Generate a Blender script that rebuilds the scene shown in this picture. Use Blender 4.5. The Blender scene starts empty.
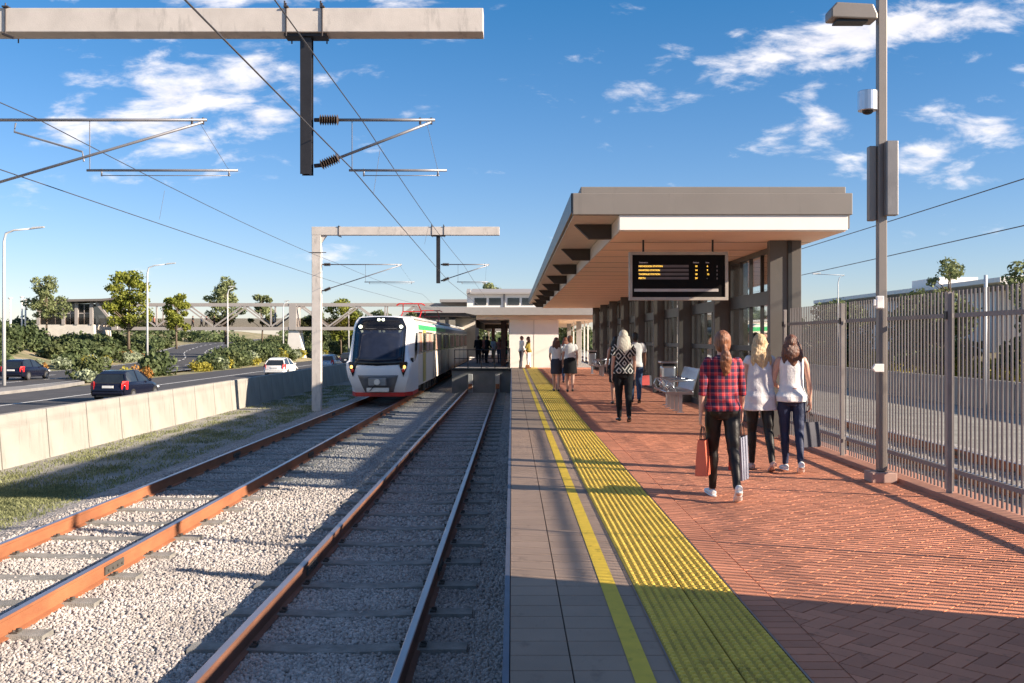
import bpy, math, random
import numpy as np
from mathutils import Vector, Matrix, noise
R = math.radians
random.seed(7)
scene = bpy.context.scene
COL = scene.collection

# ------------------------------------------------------------------ helpers
class MB:
    def __init__(s): s.v=[]; s.f=[]; s.m=[]; s.cur=0
    def add(s, vs, fs):
        o=len(s.v); s.v.extend([tuple(p) for p in vs])
        for f in fs: s.f.append([i+o for i in f]); s.m.append(s.cur)
    def box(s,x0,x1,y0,y1,z0,z1):
        s.add([(x0,y0,z0),(x1,y0,z0),(x1,y1,z0),(x0,y1,z0),(x0,y0,z1),(x1,y0,z1),(x1,y1,z1),(x0,y1,z1)],
              [(0,3,2,1),(4,5,6,7),(0,1,5,4),(1,2,6,5),(2,3,7,6),(3,0,4,7)])
        return s
    def prism(s,poly,axis,a,b):
        """poly: list of 2D points, extruded along axis from a to b. axis x:(y,z) y:(x,z) z:(x,y)"""
        def P(p,t):
            return (t,p[0],p[1]) if axis=='x' else ((p[0],t,p[1]) if axis=='y' else (p[0],p[1],t))
        n=len(poly); vs=[P(p,a) for p in poly]+[P(p,b) for p in poly]
        fs=[list(range(n))[::-1],[n+i for i in range(n)]]+[(i,(i+1)%n,n+(i+1)%n,n+i) for i in range(n)]
        s.add(vs,fs); return s
    def loft(s,rings,cap=True):
        n=len(rings[0]); vs=[p for r in rings for p in r]; fs=[]
        for k in range(len(rings)-1):
            for i in range(n):
                fs.append((k*n+i,k*n+(i+1)%n,(k+1)*n+(i+1)%n,(k+1)*n+i))
        if cap:
            fs.append(list(range(n))[::-1]); fs.append([(len(rings)-1)*n+i for i in range(n)])
        s.add(vs,fs); return s
    def tube(s,pts,rad,n=8,ref=(1,0,0),cap=True):
        pts=[Vector(p) for p in pts]
        if not isinstance(rad,(list,tuple)): rad=[rad]*len(pts)
        rings=[]
        for i,p in enumerate(pts):
            t=(pts[min(i+1,len(pts)-1)]-pts[max(i-1,0)])
            t=t.normalized() if t.length>1e-9 else Vector((0,0,1))
            rf=Vector(ref)
            if abs(rf.dot(t))>.95: rf=Vector((0,1,0)) if abs(t.y)<.9 else Vector((0,0,1))
            a=(rf-t*rf.dot(t)).normalized(); b=t.cross(a)
            r=rad[i]; rx,ry=(r if isinstance(r,(list,tuple)) else (r,r))
            rings.append([p+a*rx*math.cos(2*math.pi*k/n)+b*ry*math.sin(2*math.pi*k/n) for k in range(n)])
        return s.loft(rings,cap)
    def bar(s,p0,p1,w,h=None,ref=(0,0,1)):
        h=w if h is None else h
        p0=Vector(p0);p1=Vector(p1);t=(p1-p0).normalized();rf=Vector(ref)
        if abs(rf.dot(t))>.98: rf=Vector((0,1,0))
        a=t.cross(rf).normalized(); b=a.cross(t)
        c=[(-w/2,-h/2),(w/2,-h/2),(w/2,h/2),(-w/2,h/2)]
        return s.loft([[p+a*x+b*y for x,y in c] for p in (p0,p1)])
    def ell(s,c,r,nu=14,nv=9,M=None):
        vs=[];fs=[]
        c=Vector(c)
        for j in range(nv+1):
            th=math.pi*j/nv
            for i in range(nu):
                ph=2*math.pi*i/nu
                p=Vector((r[0]*math.sin(th)*math.cos(ph),r[1]*math.sin(th)*math.sin(ph),r[2]*math.cos(th)))
                if M: p=M@p
                vs.append(c+p)
        for j in range(nv):
            for i in range(nu):
                a=j*nu+i;b=j*nu+(i+1)%nu
                if j==0: fs.append((a,b+nu,a+nu)[::-1])
                elif j==nv-1: fs.append((a,b,a+nu)[::-1])
                else: fs.append((a,b,b+nu,a+nu)[::-1])
        s.add(vs,fs); return s
    def mesh(s,name,mats,smooth=False):
        me=bpy.data.meshes.new(name); me.from_pydata(s.v,[],s.f)
        if not isinstance(mats,(list,tuple)): mats=[mats]
        for m in mats: me.materials.append(m)
        if len(mats)>1: me.polygons.foreach_set('material_index',s.m)
        if smooth: me.polygons.foreach_set('use_smooth',[True]*len(me.polygons))
        me.update(); return me
    def obj(s,name,mats,parent=None,loc=None,smooth=False,bevel=0,rz=0):
        return link(name,s.mesh(name,mats,smooth),parent,loc,bevel,rz)
def link(name,me,parent=None,loc=None,bevel=0,rz=0):
    o=bpy.data.objects.new(name,me); COL.objects.link(o)
    if parent: o.parent=parent
    if loc is not None: o.location=loc
    o.rotation_euler.z=rz
    if bevel:
        b=o.modifiers.new('bevel','BEVEL'); b.width=bevel; b.segments=2; b.limit_method='ANGLE'
    return o
def tag(o,label=None,cat=None,group=None,kind=None):
    if label: o['label']=label
    if cat: o['category']=cat
    if group: o['group']=group
    if kind: o['kind']=kind
    return o
def thing(name,label,cat,loc=(0,0,0),rz=0,group=None):
    o=bpy.data.objects.new(name,None); COL.objects.link(o); o.location=loc; o.rotation_euler.z=rz
    o.empty_display_size=.1
    return tag(o,label,cat,group)
def dup(root,loc=None,rz=None,label=None,scale=None,par=None):
    c=root.copy(); COL.objects.link(c)
    if par: c.parent=par
    if loc is not None: c.location=loc
    if rz is not None: c.rotation_euler.z=rz
    if scale is not None: c.scale=scale if isinstance(scale,(tuple,list)) else (scale,)*3
    if label: c['label']=label
    for ch in list(root.children): dup(ch,par=c)
    return c

# ------------------------------------------------------------------ materials
def nt(name):
    m=bpy.data.materials.new(name); m.use_nodes=True
    t=m.node_tree; return m,t,t.nodes['Principled BSDF']
def N(t,kind,**kw):
    n=t.nodes.new(kind)
    for k,v in kw.items():
        if k in n.inputs: n.inputs[k].default_value=v
        else: setattr(n,k,v)
    return n
def L(t,a,b): t.links.new(a,b)
def c4(c): return (c[0],c[1],c[2],1)
def M(name,col,rough=.6,metal=0,var=.15,scale=4,bump=0,bscale=60,isl=0,stretch=(1,1,1),col2=None,spec=.5,thr=.5,soft=.2,dirt=None):
    m,t,p=nt(name)
    tc=N(t,'ShaderNodeTexCoord'); mp=N(t,'ShaderNodeMapping'); mp.inputs['Scale'].default_value=stretch
    L(t,tc.outputs['Object'],mp.inputs['Vector'])
    no=N(t,'ShaderNodeTexNoise',Scale=scale,Detail=5.0,Roughness=.6); L(t,mp.outputs[0],no.inputs['Vector'])
    cr=N(t,'ShaderNodeValToRGB'); L(t,no.outputs['Fac'],cr.inputs[0])
    if col2: 
        cr.color_ramp.elements[0].position=thr-soft/2; cr.color_ramp.elements[1].position=thr+soft/2
        cr.color_ramp.elements[0].color=c4(col); cr.color_ramp.elements[1].color=c4(col2)
    else:
        cr.color_ramp.elements[0].position=.3; cr.color_ramp.elements[1].position=.7
        cr.color_ramp.elements[0].color=c4([x*(1-var) for x in col]); cr.color_ramp.elements[1].color=c4([min(1,x*(1+var)) for x in col])
    out=cr.outputs[0]
    if isl:
        g=N(t,'ShaderNodeNewGeometry'); mr=N(t,'ShaderNodeMapRange'); mr.inputs['To Min'].default_value=1-isl; mr.inputs['To Max'].default_value=1+isl
        L(t,g.outputs['Random Per Island'],mr.inputs['Value'])
        mx=N(t,'ShaderNodeVectorMath',operation='SCALE'); L(t,out,mx.inputs[0]); L(t,mr.outputs[0],mx.inputs['Scale']); out=mx.outputs[0]
    if dirt:
        ds,dt,da,dst=dirt; m2=N(t,'ShaderNodeMapping'); m2.inputs['Scale'].default_value=dst; L(t,tc.outputs['Object'],m2.inputs['Vector'])
        dn=N(t,'ShaderNodeTexNoise',Scale=ds,Detail=6.0,Roughness=.65); L(t,m2.outputs[0],dn.inputs['Vector'])
        d2=N(t,'ShaderNodeMapRange'); d2.inputs['From Min'].default_value=dt; d2.inputs['From Max'].default_value=dt+.12; d2.inputs['To Min'].default_value=1; d2.inputs['To Max'].default_value=1-da; L(t,dn.outputs['Fac'],d2.inputs['Value'])
        dm=N(t,'ShaderNodeVectorMath',operation='SCALE'); L(t,out,dm.inputs[0]); L(t,d2.outputs[0],dm.inputs['Scale']); out=dm.outputs[0]
    L(t,out,p.inputs['Base Color'])
    p.inputs['Roughness'].default_value=rough; p.inputs['Metallic'].default_value=metal
    p.inputs['Specular IOR Level'].default_value=spec
    if bump:
        n2=N(t,'ShaderNodeTexNoise',Scale=bscale,Detail=4.0); L(t,mp.outputs[0],n2.inputs['Vector'])
        b=N(t,'ShaderNodeBump',Strength=min(1,bump)); b.inputs['Distance'].default_value=.02; L(t,n2.outputs['Fac'],b.inputs['Height']); L(t,b.outputs[0],p.inputs['Normal'])
    return m
def glassmat(name,tint=(.8,.85,.9),refl=.25):
    m,t,p=nt(name); t.nodes.remove(p)
    tr=N(t,'ShaderNodeBsdfTransparent'); tr.inputs[0].default_value=c4(tint)
    gl=N(t,'ShaderNodeBsdfGlossy',Roughness=.03); gl.inputs[0].default_value=(.9,.9,.9,1)
    fr=N(t,'ShaderNodeLayerWeight',Blend=refl); mx=N(t,'ShaderNodeMixShader')
    L(t,fr.outputs['Facing'],mx.inputs[0]); L(t,tr.outputs[0],mx.inputs[1]); L(t,gl.outputs[0],mx.inputs[2])
    L(t,mx.outputs[0],t.nodes['Material Output'].inputs[0]); return m
def emis(name,col,s):
    m,t,p=nt(name); p.inputs['Base Color'].default_value=c4(col); p.inputs['Emission Color'].default_value=c4(col); p.inputs['Emission Strength'].default_value=s; return m

m_dark_metal=M('dark_metal',(.045,.042,.045),.45,.6)
m_grey_metal=M('grey_metal',(.22,.205,.20),.42,.55,bump=.05)
m_steel=M('brushed_steel',(.55,.56,.6),.28,.9,var=.1)
m_galv=M('galvanised_beam',(.56,.51,.47),.6,.1,var=.10,scale=3,bump=.15,bscale=90,dirt=(3,.56,.25,(2,1,.5)))
m_black=M('black_plastic',(.012,.012,.013),.5)
m_white_paint=M('white_paint',(.78,.76,.73),.5,var=.04)
m_concrete=M('concrete',(.46,.44,.41),.85,var=.14,scale=1.5,bump=.3,bscale=40)
m_concrete_w=M('pale_concrete',(.66,.62,.55),.8,var=.10,scale=1.2,bump=.2,bscale=50)
m_asphalt=M('asphalt',(.055,.053,.056),.9,var=.25,scale=.7,bump=.3,bscale=150)
m_linepaint=M('road_paint',(.72,.72,.70),.7,var=.15,scale=6)
m_rust_dk=M('brown_rail_side',(.17,.075,.045),.75,var=.3,scale=3.0,bump=.2,bscale=120,stretch=(1,.35,1))
m_rust=M('rusty_rail_side',(.31,.115,.05),.75,var=.28,scale=3.0,bump=.2,bscale=120,stretch=(1,.35,1))
m_railtop=M('worn_rail_top',(.40,.33,.34),.30,.8,var=.15,scale=6,stretch=(1,.2,1))
m_sleeper=M('weathered_sleeper',(.23,.22,.20),.85,var=.3,scale=7,bump=.4,bscale=70)
m_clip=M('rail_clip_iron',(.10,.09,.08),.7,.3)
# ------------------------------------------------------------------ people
def remesh(mb,name,mat,voxel=.008,smooth=4,wr=0,wfreq=18,parent=None,seed=0,fac=.5):
    me=mb.mesh(name+'_src',mat); o=bpy.data.objects.new(name,me); COL.objects.link(o)
    r=o.modifiers.new('r','REMESH'); r.mode='VOXEL'; r.voxel_size=voxel; r.use_smooth_shade=True
    s=o.modifiers.new('s','SMOOTH'); s.iterations=smooth; s.factor=fac
    dg=bpy.context.evaluated_depsgraph_get(); dg.update()
    m2=bpy.data.meshes.new_from_object(o.evaluated_get(dg)); m2.name=name
    bpy.data.objects.remove(o); bpy.data.meshes.remove(me)
    m2.materials.clear(); m2.materials.append(mat)
    if wr:
        n=len(m2.vertices); co=np.empty(n*3); m2.vertices.foreach_get('co',co); co=co.reshape(-1,3)
        no=np.empty(n*3); m2.vertices.foreach_get('normal',no); no=no.reshape(-1,3)
        x,y,z=co.T
        w=np.sin(x*wfreq*1.3+z*wfreq*1.7+2*np.sin(z*9+seed)+seed)*.5+np.sin(x*wfreq*2.7-z*wfreq*1.1+y*20+seed*2)*.3+np.sin(z*wfreq*3+x*13+seed)*.2
        co+=no*(w*wr)[:,None]; m2.vertices.foreach_set('co',co.ravel()); m2.update()
    m2.polygons.foreach_set('use_smooth',[True]*len(m2.polygons))
    return link(name,m2,parent)

def skinmat(name,c): 
    m=M(name,c,.5,var=.06,scale=12); m.node_tree.nodes['Principled BSDF'].inputs['Subsurface Weight'].default_value=.05; return m
SK_fair=skinmat('fair_skin',(.58,.33,.24)); SK_tan=skinmat('tanned_skin',(.42,.22,.14)); SK_dark=skinmat('brown_skin',(.22,.11,.07))
def hairmat(name,c,c2):
    m=M(name,c,.42,var=.2,scale=7,stretch=(14,14,1.0),col2=c2,thr=.5,soft=.3,bump=.6,bscale=9); return m
H_blonde=hairmat('blonde_hair',(.42,.27,.12),(.66,.48,.27)); H_plat=hairmat('platinum_hair',(.62,.54,.42),(.80,.74,.62))
H_auburn=hairmat('auburn_hair',(.13,.045,.02),(.30,.12,.055)); H_brown=hairmat('brown_hair',(.07,.03,.018),(.20,.08,.045)); H_black=hairmat('black_hair',(.015,.012,.011),(.03,.025,.022))
H_red=hairmat('reddish_hair',(.22,.06,.025),(.36,.12,.06))
def cloth(name,c,rough=.85,var=.08,spec=.3): return M(name,c,rough,var=var,scale=9,bump=.25,bscale=45,spec=spec)
m_leather=M('black_leggings',(.014,.012,.012),.5,var=.2,scale=8,bump=.35,bscale=14,spec=.3)
m_blackcloth=cloth('black_cloth',(.013,.013,.015)); m_navy=cloth('navy_denim',(.022,.03,.07),.6); m_whitecloth=cloth('white_cloth',(.78,.76,.74)); m_palecloth=cloth('pale_grey_cloth',(.62,.60,.61))
m_greyskirt=cloth('slate_cloth',(.055,.055,.075)); m_suit=cloth('dark_suit',(.02,.02,.028)); m_olive=cloth('olive_cloth',(.20,.16,.03)); m_jeans=cloth('blue_denim',(.05,.09,.18)); m_purple=cloth('purple_cloth',(.17,.03,.13)); m_teal=cloth('teal_cloth',(.04,.22,.18)); m_pink=cloth('rose_cloth',(.5,.2,.16)); m_khaki=cloth('khaki_cloth',(.35,.27,.17))
m_shoewhite=M('white_shoe',(.78,.78,.76),.5,var=.05); m_shoeblack=M('black_shoe',(.02,.018,.018),.4); m_shoepink=M('pale_pink_shoe',(.62,.36,.28),.6); m_sole=M('tan_sole',(.42,.2,.12),.8)
m_eye=M('eye_dark',(.03,.02,.015),.2); m_lip=M('lip_red',(.35,.08,.07),.5)
# plaid: crossing bands of red, dark navy and thin pale threads in garment space
def plaid():
    m,t,p=nt('red_navy_plaid'); tc=N(t,'ShaderNodeTexCoord'); sx=N(t,'ShaderNodeSeparateXYZ'); L(t,tc.outputs['Object'],sx.inputs[0])
    def band(sock,k,ph,th):
        a=N(t,'ShaderNodeMath',operation='MULTIPLY_ADD'); a.inputs[1].default_value=k; a.inputs[2].default_value=ph; L(t,sock,a.inputs[0])
        b=N(t,'ShaderNodeMath',operation='SINE'); L(t,a.outputs[0],b.inputs[0])
        c=N(t,'ShaderNodeMath',operation='GREATER_THAN'); c.inputs[1].default_value=th; L(t,b.outputs[0],c.inputs[0]); return c.outputs[0]
    bx=band(sx.outputs['X'],95,0,.05); bz=band(sx.outputs['Z'],95,0,.05)
    ad=N(t,'ShaderNodeMath',operation='ADD'); L(t,bx,ad.inputs[0]); L(t,bz,ad.inputs[1])
    cr=N(t,'ShaderNodeValToRGB'); cr.color_ramp.interpolation='CONSTANT'
    e=cr.color_ramp.elements; e[0].position=0; e[0].color=(.50,.025,.03,1); e[1].position=.3; e[1].color=(.17,.018,.045,1); e.new(.8).color=(.022,.016,.05,1)
    hf=N(t,'ShaderNodeMath',operation='MULTIPLY'); hf.inputs[1].default_value=.5; L(t,ad.outputs[0],hf.inputs[0]); L(t,hf.outputs[0],cr.inputs[0])
    tx=band(sx.outputs['X'],95,2.3,.96); tz=band(sx.outputs['Z'],95,2.3,.96); mxx=N(t,'ShaderNodeMath',operation='MAXIMUM'); L(t,tx,mxx.inputs[0]); L(t,tz,mxx.inputs[1])
    mu=N(t,'ShaderNodeMath',operation='MULTIPLY'); mu.inputs[1].default_value=.16; L(t,mxx.outputs[0],mu.inputs[0])
    mc=N(t,'ShaderNodeMix',data_type='RGBA'); L(t,mu.outputs[0],mc.inputs[0]); L(t,cr.outputs[0],mc.inputs[6]); mc.inputs[7].default_value=(.6,.5,.5,1)
    L(t,mc.outputs[2],p.inputs['Base Color']); p.inputs['Roughness'].default_value=.9; return m
m_plaid=plaid()
def aztec():
    m,t,p=nt('black_white_zigzag'); tc=N(t,'ShaderNodeTexCoord'); sx=N(t,'ShaderNodeSeparateXYZ'); L(t,tc.outputs['Object'],sx.inputs[0])
    def mth(op,a,b=None,bv=None):
        n=N(t,'ShaderNodeMath',operation=op); L(t,a,n.inputs[0])
        if b is not None: L(t,b,n.inputs[1])
        if bv is not None: n.inputs[1].default_value=bv
        return n.outputs[0]
    u=mth('PINGPONG',sx.outputs['X'],bv=.11); v=mth('PINGPONG',sx.outputs['Z'],bv=.14)
    s=mth('ADD',u,mth('MULTIPLY',v,bv=.8)); w=mth('PINGPONG',s,bv=.035); k=mth('GREATER_THAN',w,bv=.0235)
    mc=N(t,'ShaderNodeMix',data_type='RGBA'); L(t,k,mc.inputs[0]); mc.inputs[6].default_value=(.015,.015,.017,1); mc.inputs[7].default_value=(.6,.57,.52,1)
    L(t,mc.outputs[2],p.inputs['Base Color']); p.inputs['Roughness'].default_value=.85; return m
m_aztec=aztec()

def leg_j(side,a,k,p,out=.0):
    h=Vector((side*.088,0,0)); ao=R(out)*side
    kn=h+Vector((math.sin(ao)*.43,math.sin(R(a))*.43,-math.cos(R(a))*.43)); kn.x-=side*.01
    b=a-k; an=kn+Vector((0,math.sin(R(b))*.40,-math.cos(R(b))*.40)); an.x=an.x-side*.015+math.sin(ao)*.3
    Rm=Matrix.Rotation(R(-p),3,'X')
    heel=an+Rm@Vector((0,-.055,-.07)); ball=an+Rm@Vector((side*.012,.10,-.07)); toe=ball+Matrix.Rotation(R(-p*.45),3,'X')@Vector((side*.006,.075,0))
    return dict(hip=h,knee=kn,ankle=an,heel=heel,ball=ball,toe=toe,pitch=p)
def arm_j(side,f,o,e,z0,lean,ein=0,sh=.165):
    s=Vector((side*sh,lean*.46,z0+.46))
    d=Vector((side*math.sin(R(o)),math.sin(R(f)),-math.cos(R(f))*math.cos(R(o)))).normalized()
    el=s+d*.275
    g=f+e; d2=Vector((side*math.sin(R(o*.4))-side*math.sin(R(ein)),math.sin(R(g)),-math.cos(R(g)))).normalized()
    w=el+d2*.235
    return dict(sh=s,el=el,wr=w,d=d2)
def person(label,loc,rz,H,skin,hair,hairkind,top,bottom,shoes,group,legs=((8,2,0),(-12,14,25)),arms=((-8,8,12),(10,8,15)),
           fine=1,male=False,build=1.0,heels=False,turn=0):
    """legs: (thigh forward, knee bend, foot pitch) for left, right. arms: (forward, outward, elbow) left, right."""
    s=H/1.66; vox=(.0055 if fine>1 else .009 if fine==1 else .013)
    P=thing('person',label,'person',loc,rz,group)
    Lg=[leg_j(sd,*legs[i]) for i,sd in enumerate((-1,1))]
    low=min(min(l['heel'].z,l['ball'].z,l['toe'].z) for l in Lg); z0=-low+ (.0 if not heels else .0)
    for l in Lg:
        for k in ('hip','knee','ankle','heel','ball','toe'): l[k]=l[k]+Vector((0,0,z0))
    lean=.02; sw=.165*(1.12 if male else 1)
    A=[arm_j(sd,*arms[i][:3],z0,lean,(arms[i][3] if len(arms[i])>3 else 0),sw) for i,sd in enumerate((-1,1))]
    B=build
    def S(mb): mb.v=[(x*s,y*s,z*s) for x,y,z in mb.v]; return mb
    hw=1.0 if not male else .9; cw=1.0 if not male else 1.14
    prof=[(-.10,.11*hw,.085,-.005),(-.03,.155*hw,.108,-.012),(.02,.168*hw,.115,-.015),(.08,.152*hw,.104,-.005),(.16,.122*(1 if not male else 1.15),.085,.0),(.24,.122*cw,.086,.005),(.33,.142*cw,.098,.01),(.41,.158*cw,.094,.01),(.47,.150*cw,.075,.005),(.505,.095,.06,.0),(.53,.056,.054,.0)]
    def torso(mb,a,b,inf,flare=0,neck=False,n=22,loose=0):
        zs=sorted(set([a,b]+[q[0] for q in prof if a<q[0]<b])); rings=[]
        for z in zs:
            for i in range(len(prof)-1):
                if prof[i][0]<=z<=prof[i+1][0] or (i==0 and z<prof[0][0]) or (i==len(prof)-2 and z>prof[-1][0]):
                    u=min(1,max(0,(z-prof[i][0])/(prof[i+1][0]-prof[i][0]))); q=[prof[i][j]+(prof[i+1][j]-prof[i][j])*u for j in range(4)]; break
            fl=flare*max(0,(.12-z))/.25
            if loose and z<.40: q[1]=max(q[1],loose+.012*max(0,.3-z)/.3); q[2]=max(q[2],loose*.70)
            yy=q[3]+lean*max(0,z)
            rings.append([Vector(((q[1]*B+inf+fl)*math.copysign(abs(math.cos(t))**.85,math.cos(t)),yy+(q[2]*B+inf+fl)*math.copysign(abs(math.sin(t))**.9,math.sin(t)),z0+z)) for t in [2*math.pi*k/n for k in range(n)]])
        mb.loft(rings)
    def leg(mb,l,inf,t1=1.0,t0=0):
        h,k,a=l['hip'],l['knee'],l['ankle']
        pts=[(0,h+Vector((0,0,.03)),(.088,.095)),(.2,h.lerp(k,.35)+Vector((0,.004,0)),(.082,.086)),(.4,h.lerp(k,.75),(.064,.068)),(.5,k,(.054,.056)),(.62,k.lerp(a,.28)+Vector((0,-.012,0)),(.052,.058)),(.8,k.lerp(a,.6)+Vector((0,-.008,0)),(.041,.045)),(1,a,(.032,.036))]
        pts=[q for q in pts if t0<=q[0]<=t1]
        mb.tube([q[1] for q in pts],[(q[2][0]*B+inf,q[2][1]*B+inf) for q in pts],14)
    def arm(mb,a,inf,t1=1.0,side=1):
        s_,e,w=a['sh'],a['el'],a['wr']; m=1.25 if male else 1
        pts=[(0,s_+Vector((-side*.02,0,.005)),.044),(.12,s_.lerp(e,.2),.044),(.3,s_.lerp(e,.6),.038),(.5,e,.032),(.62,e.lerp(w,.25),.034),(.8,e.lerp(w,.65),.027),(1,w,.020)]
        pts=[q for q in pts if q[0]<=t1]
        iq=inf*.65 if fine>1 else inf
        mb.tube([q[1] for q in pts],[q[2]*m+iq for q in pts],12)
        mb.ell(pts[0][1],[.045*m+iq]*3,10,7)
    hc=Vector((0,lean*.65+.012,z0+.66)); Tm=Matrix.Rotation(R(turn),3,'Z')
    # body, one surface
    b=MB(); torso(b,-.10,.53,0); b.tube([(0,lean*.5,z0+.47),(0,lean*.56,z0+.54),(0,lean*.6+.004,z0+.62)],[.075,.05,.05],14)
    b.ell(hc,(.074,.092,.108),20,14); b.ell(hc+Tm@Vector((0,.03,-.06)),(.052,.06,.05),14,9)
    b.ell(hc+Tm@Vector((0,.098,-.012)),(.012,.016,.02),8,6); b.ell(hc+Tm@Vector((0,.08,.03)),(.05,.014,.02),8,6)
    for sd in (-1,1): b.ell(hc+Tm@Vector((sd*.074,-.004,-.01)),(.010,.018,.028),8,6)
    for i,sd in enumerate((-1,1)):
        l=Lg[i]; leg(b,l,0); b.ell(Vector((sd*.072,-.05,z0-.01)),(.082*B,.078*B,.085*B),12,8)
        if not male: b.ell(Vector((sd*.062,.085+lean*.35,z0+.32)),(.055,.045,.05),10,7)
        b.tube([l['ankle'],l['heel'].lerp(l['ball'],.35)+Vector((0,0,.022)),l['ball']+Vector((0,0,.018)),l['toe']+Vector((0,0,.014))],[(.032,.034),(.032,.03),(.036,.018),(.026,.012)],12)
        a=A[i]; arm(b,a,0,side=sd); w,d=a['wr'],a['d']; fw=Vector((0,1,0)); fw=(fw-d*fw.dot(d)).normalized(); inn=Vector((-sd,0,0)); inn=(inn-d*inn.dot(d)-fw*inn.dot(fw)).normalized()
        b.tube([w-d*.01,w+d*.03,w+d*.085],[(.022,.017),(.034,.015),(.038,.012)],10,ref=fw)
        for j,(ln) in enumerate((.072,.08,.075,.058)):
            q=w+d*.08+fw*(.029-.0195*j)
            b.tube([q,q+d*ln*.45+inn*.008,q+d*ln*.75+inn*.028,q+d*ln*.8+inn*.045],[.0095,.009,.008,.007],7)
        q=w+d*.02+fw*.026; b.tube([q,q+fw*.022+d*.03+inn*.012,q+fw*.024+d*.062+inn*.026],[.012,.0105,.008],7)
        a['hand']=(w+d*.125+inn*.03)*s
    remesh(S(b),'body',skin,vox if fine<2 else .005,3,parent=P)
    # face
    e=MB()
    for sd in (-1,1):
        e=MB(); e.ell(hc+Tm@Vector((sd*.03,.083,.006)),(.011,.008,.007),8,6); S(e).obj('eye',m_eye,P,smooth=True)
    e=MB(); e.ell(hc+Tm@Vector((0,.088,-.052)),(.022,.007,.006),8,6); S(e).obj('mouth',m_lip,P,smooth=True)
    gv=max(.007,vox)
    # bottoms
    bk,bm=bottom[:2]
    if bk=='trousers':
        g=MB(); torso(g,-.10,.14,.009)
        for i,sd in enumerate((-1,1)):
            leg(g,Lg[i],bottom[2] if len(bottom)>2 else .006,1.0); g.ell(Vector((sd*.072,-.05,z0-.01)),(.09*B,.086*B,.09*B),12,8)
        remesh(S(g),'trousers',bm,gv,3,.0035,22,P,seed=H)
    elif bk=='skirt':
        hem=bottom[2]; g=MB(); rings=[]
        cx=(Lg[0]['knee'].y+Lg[1]['knee'].y)/2; sp=abs(Lg[0]['knee'].y-Lg[1]['knee'].y)/2
        for u in [i/7 for i in range(8)]:
            z=.13+(hem-.13)*u; base=.140+(.184-.140)*min(1,u*5); rx=base-(.02*max(0,u-.5) if not (len(bottom)>3 and bottom[3]) else -.03*u); ry=.104+.034*min(1,u*5)+sp*.6*u
            rings.append([Vector((rx*math.cos(t),cx*.5*u-.01+ry*math.sin(t),z0+z)) for t in [2*math.pi*k/24 for k in range(24)]])
        g.loft(rings); remesh(S(g),'skirt',bm,gv,3,.003,14,P,seed=H)
    # top: (material, sleeve end 0..1 or None, hem z, flare)
    tm,sl,hem,fl=top[:4]
    g=MB(); torso(g,hem,.515 if sl is not None else .50,.014,fl,loose=(top[5] if len(top)>5 else .128))
    if not male: 
        for sd in (-1,1): g.ell(Vector((sd*.062,.088+lean*.35,z0+.32)),(.066,.052,.06),10,7)
    for i,sd in enumerate((-1,1)):
        if sl: arm(g,A[i],.013,sl,sd)
        elif sl==0: g.ell(A[i]['sh']+Vector((-sd*.03,0,0)),(.05,.05,.05),10,7)
    if hem<.0:
        for sd in (-1,1): g.ell(Vector((sd*.07,-.038,z0+.0)),(.084*B,.078*B,.085*B),12,8)
    remesh(S(g),top[4] if len(top)>4 else 'top',tm,gv,3,.0045,16,P,seed=H*3)
    if sl is not None:
        c=MB(); c.tube([(0,lean*.5,z0+.505),(0,lean*.54+.002,z0+.535)],[(.082,.07),(.062,.062)],18); remesh(S(c),'collar',tm,gv,2,parent=P)
    # shoes
    for i,sd in enumerate((-1,1)):
        l=Lg[i]; sh=MB(); hh=(l['heel']+Vector((0,.012,.03)))
        sh.tube([l['heel']+Vector((0,-.01,.028)),l['heel']+Vector((0,.03,.034)),l['heel'].lerp(l['ball'],.6)+Vector((0,0,.028)),l['ball']+Vector((0,0,.022)),l['toe']+Vector((0,.012,.014))],[(.026,.03),(.037,.040),(.038,.033),(.044,.026),(.028,.014)],14)
        so=remesh(S(sh),'shoe',shoes,.006 if fine>1 else .009,3,parent=P)
        if fine>1 and shoes is not m_shoeblack:
            q=MB(); Rm=Matrix.Rotation(R(-l['pitch']),3,'X'); up=Rm@Vector((0,0,1))
            q.tube([l['heel']+Vector((0,-.03,.004)),l['heel']+Vector((0,.03,.004)),l['ball']+Vector((0,0,.0)),l['toe']+Vector((0,.01,.0))],[(.024,.009),(.036,.009),(.043,.009),(.026,.008)],12); S(q).obj('sole',m_sole if shoes is m_shoepink else m_shoewhite,so,smooth=True)
        if heels:
            q=MB(); q.tube([l['heel']+Vector((0,-.01,.02)),l['heel']+Vector((0,-.014,-.0))],[.012,.006],8); S(q).obj('heel',shoes,so)
    # hair
    h=MB(); hcap=hc+Tm@Vector((0,-.014,.018))
    if hairkind!='bald':
        k=1.0 if hairkind!='short' else .93
        h.ell(hcap,(.086*k,.096*k,.108*k),20,13); h.ell(hc+Tm@Vector((0,-.035,-.02)),(.080*k,.07*k,.09*k),16,10)
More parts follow.
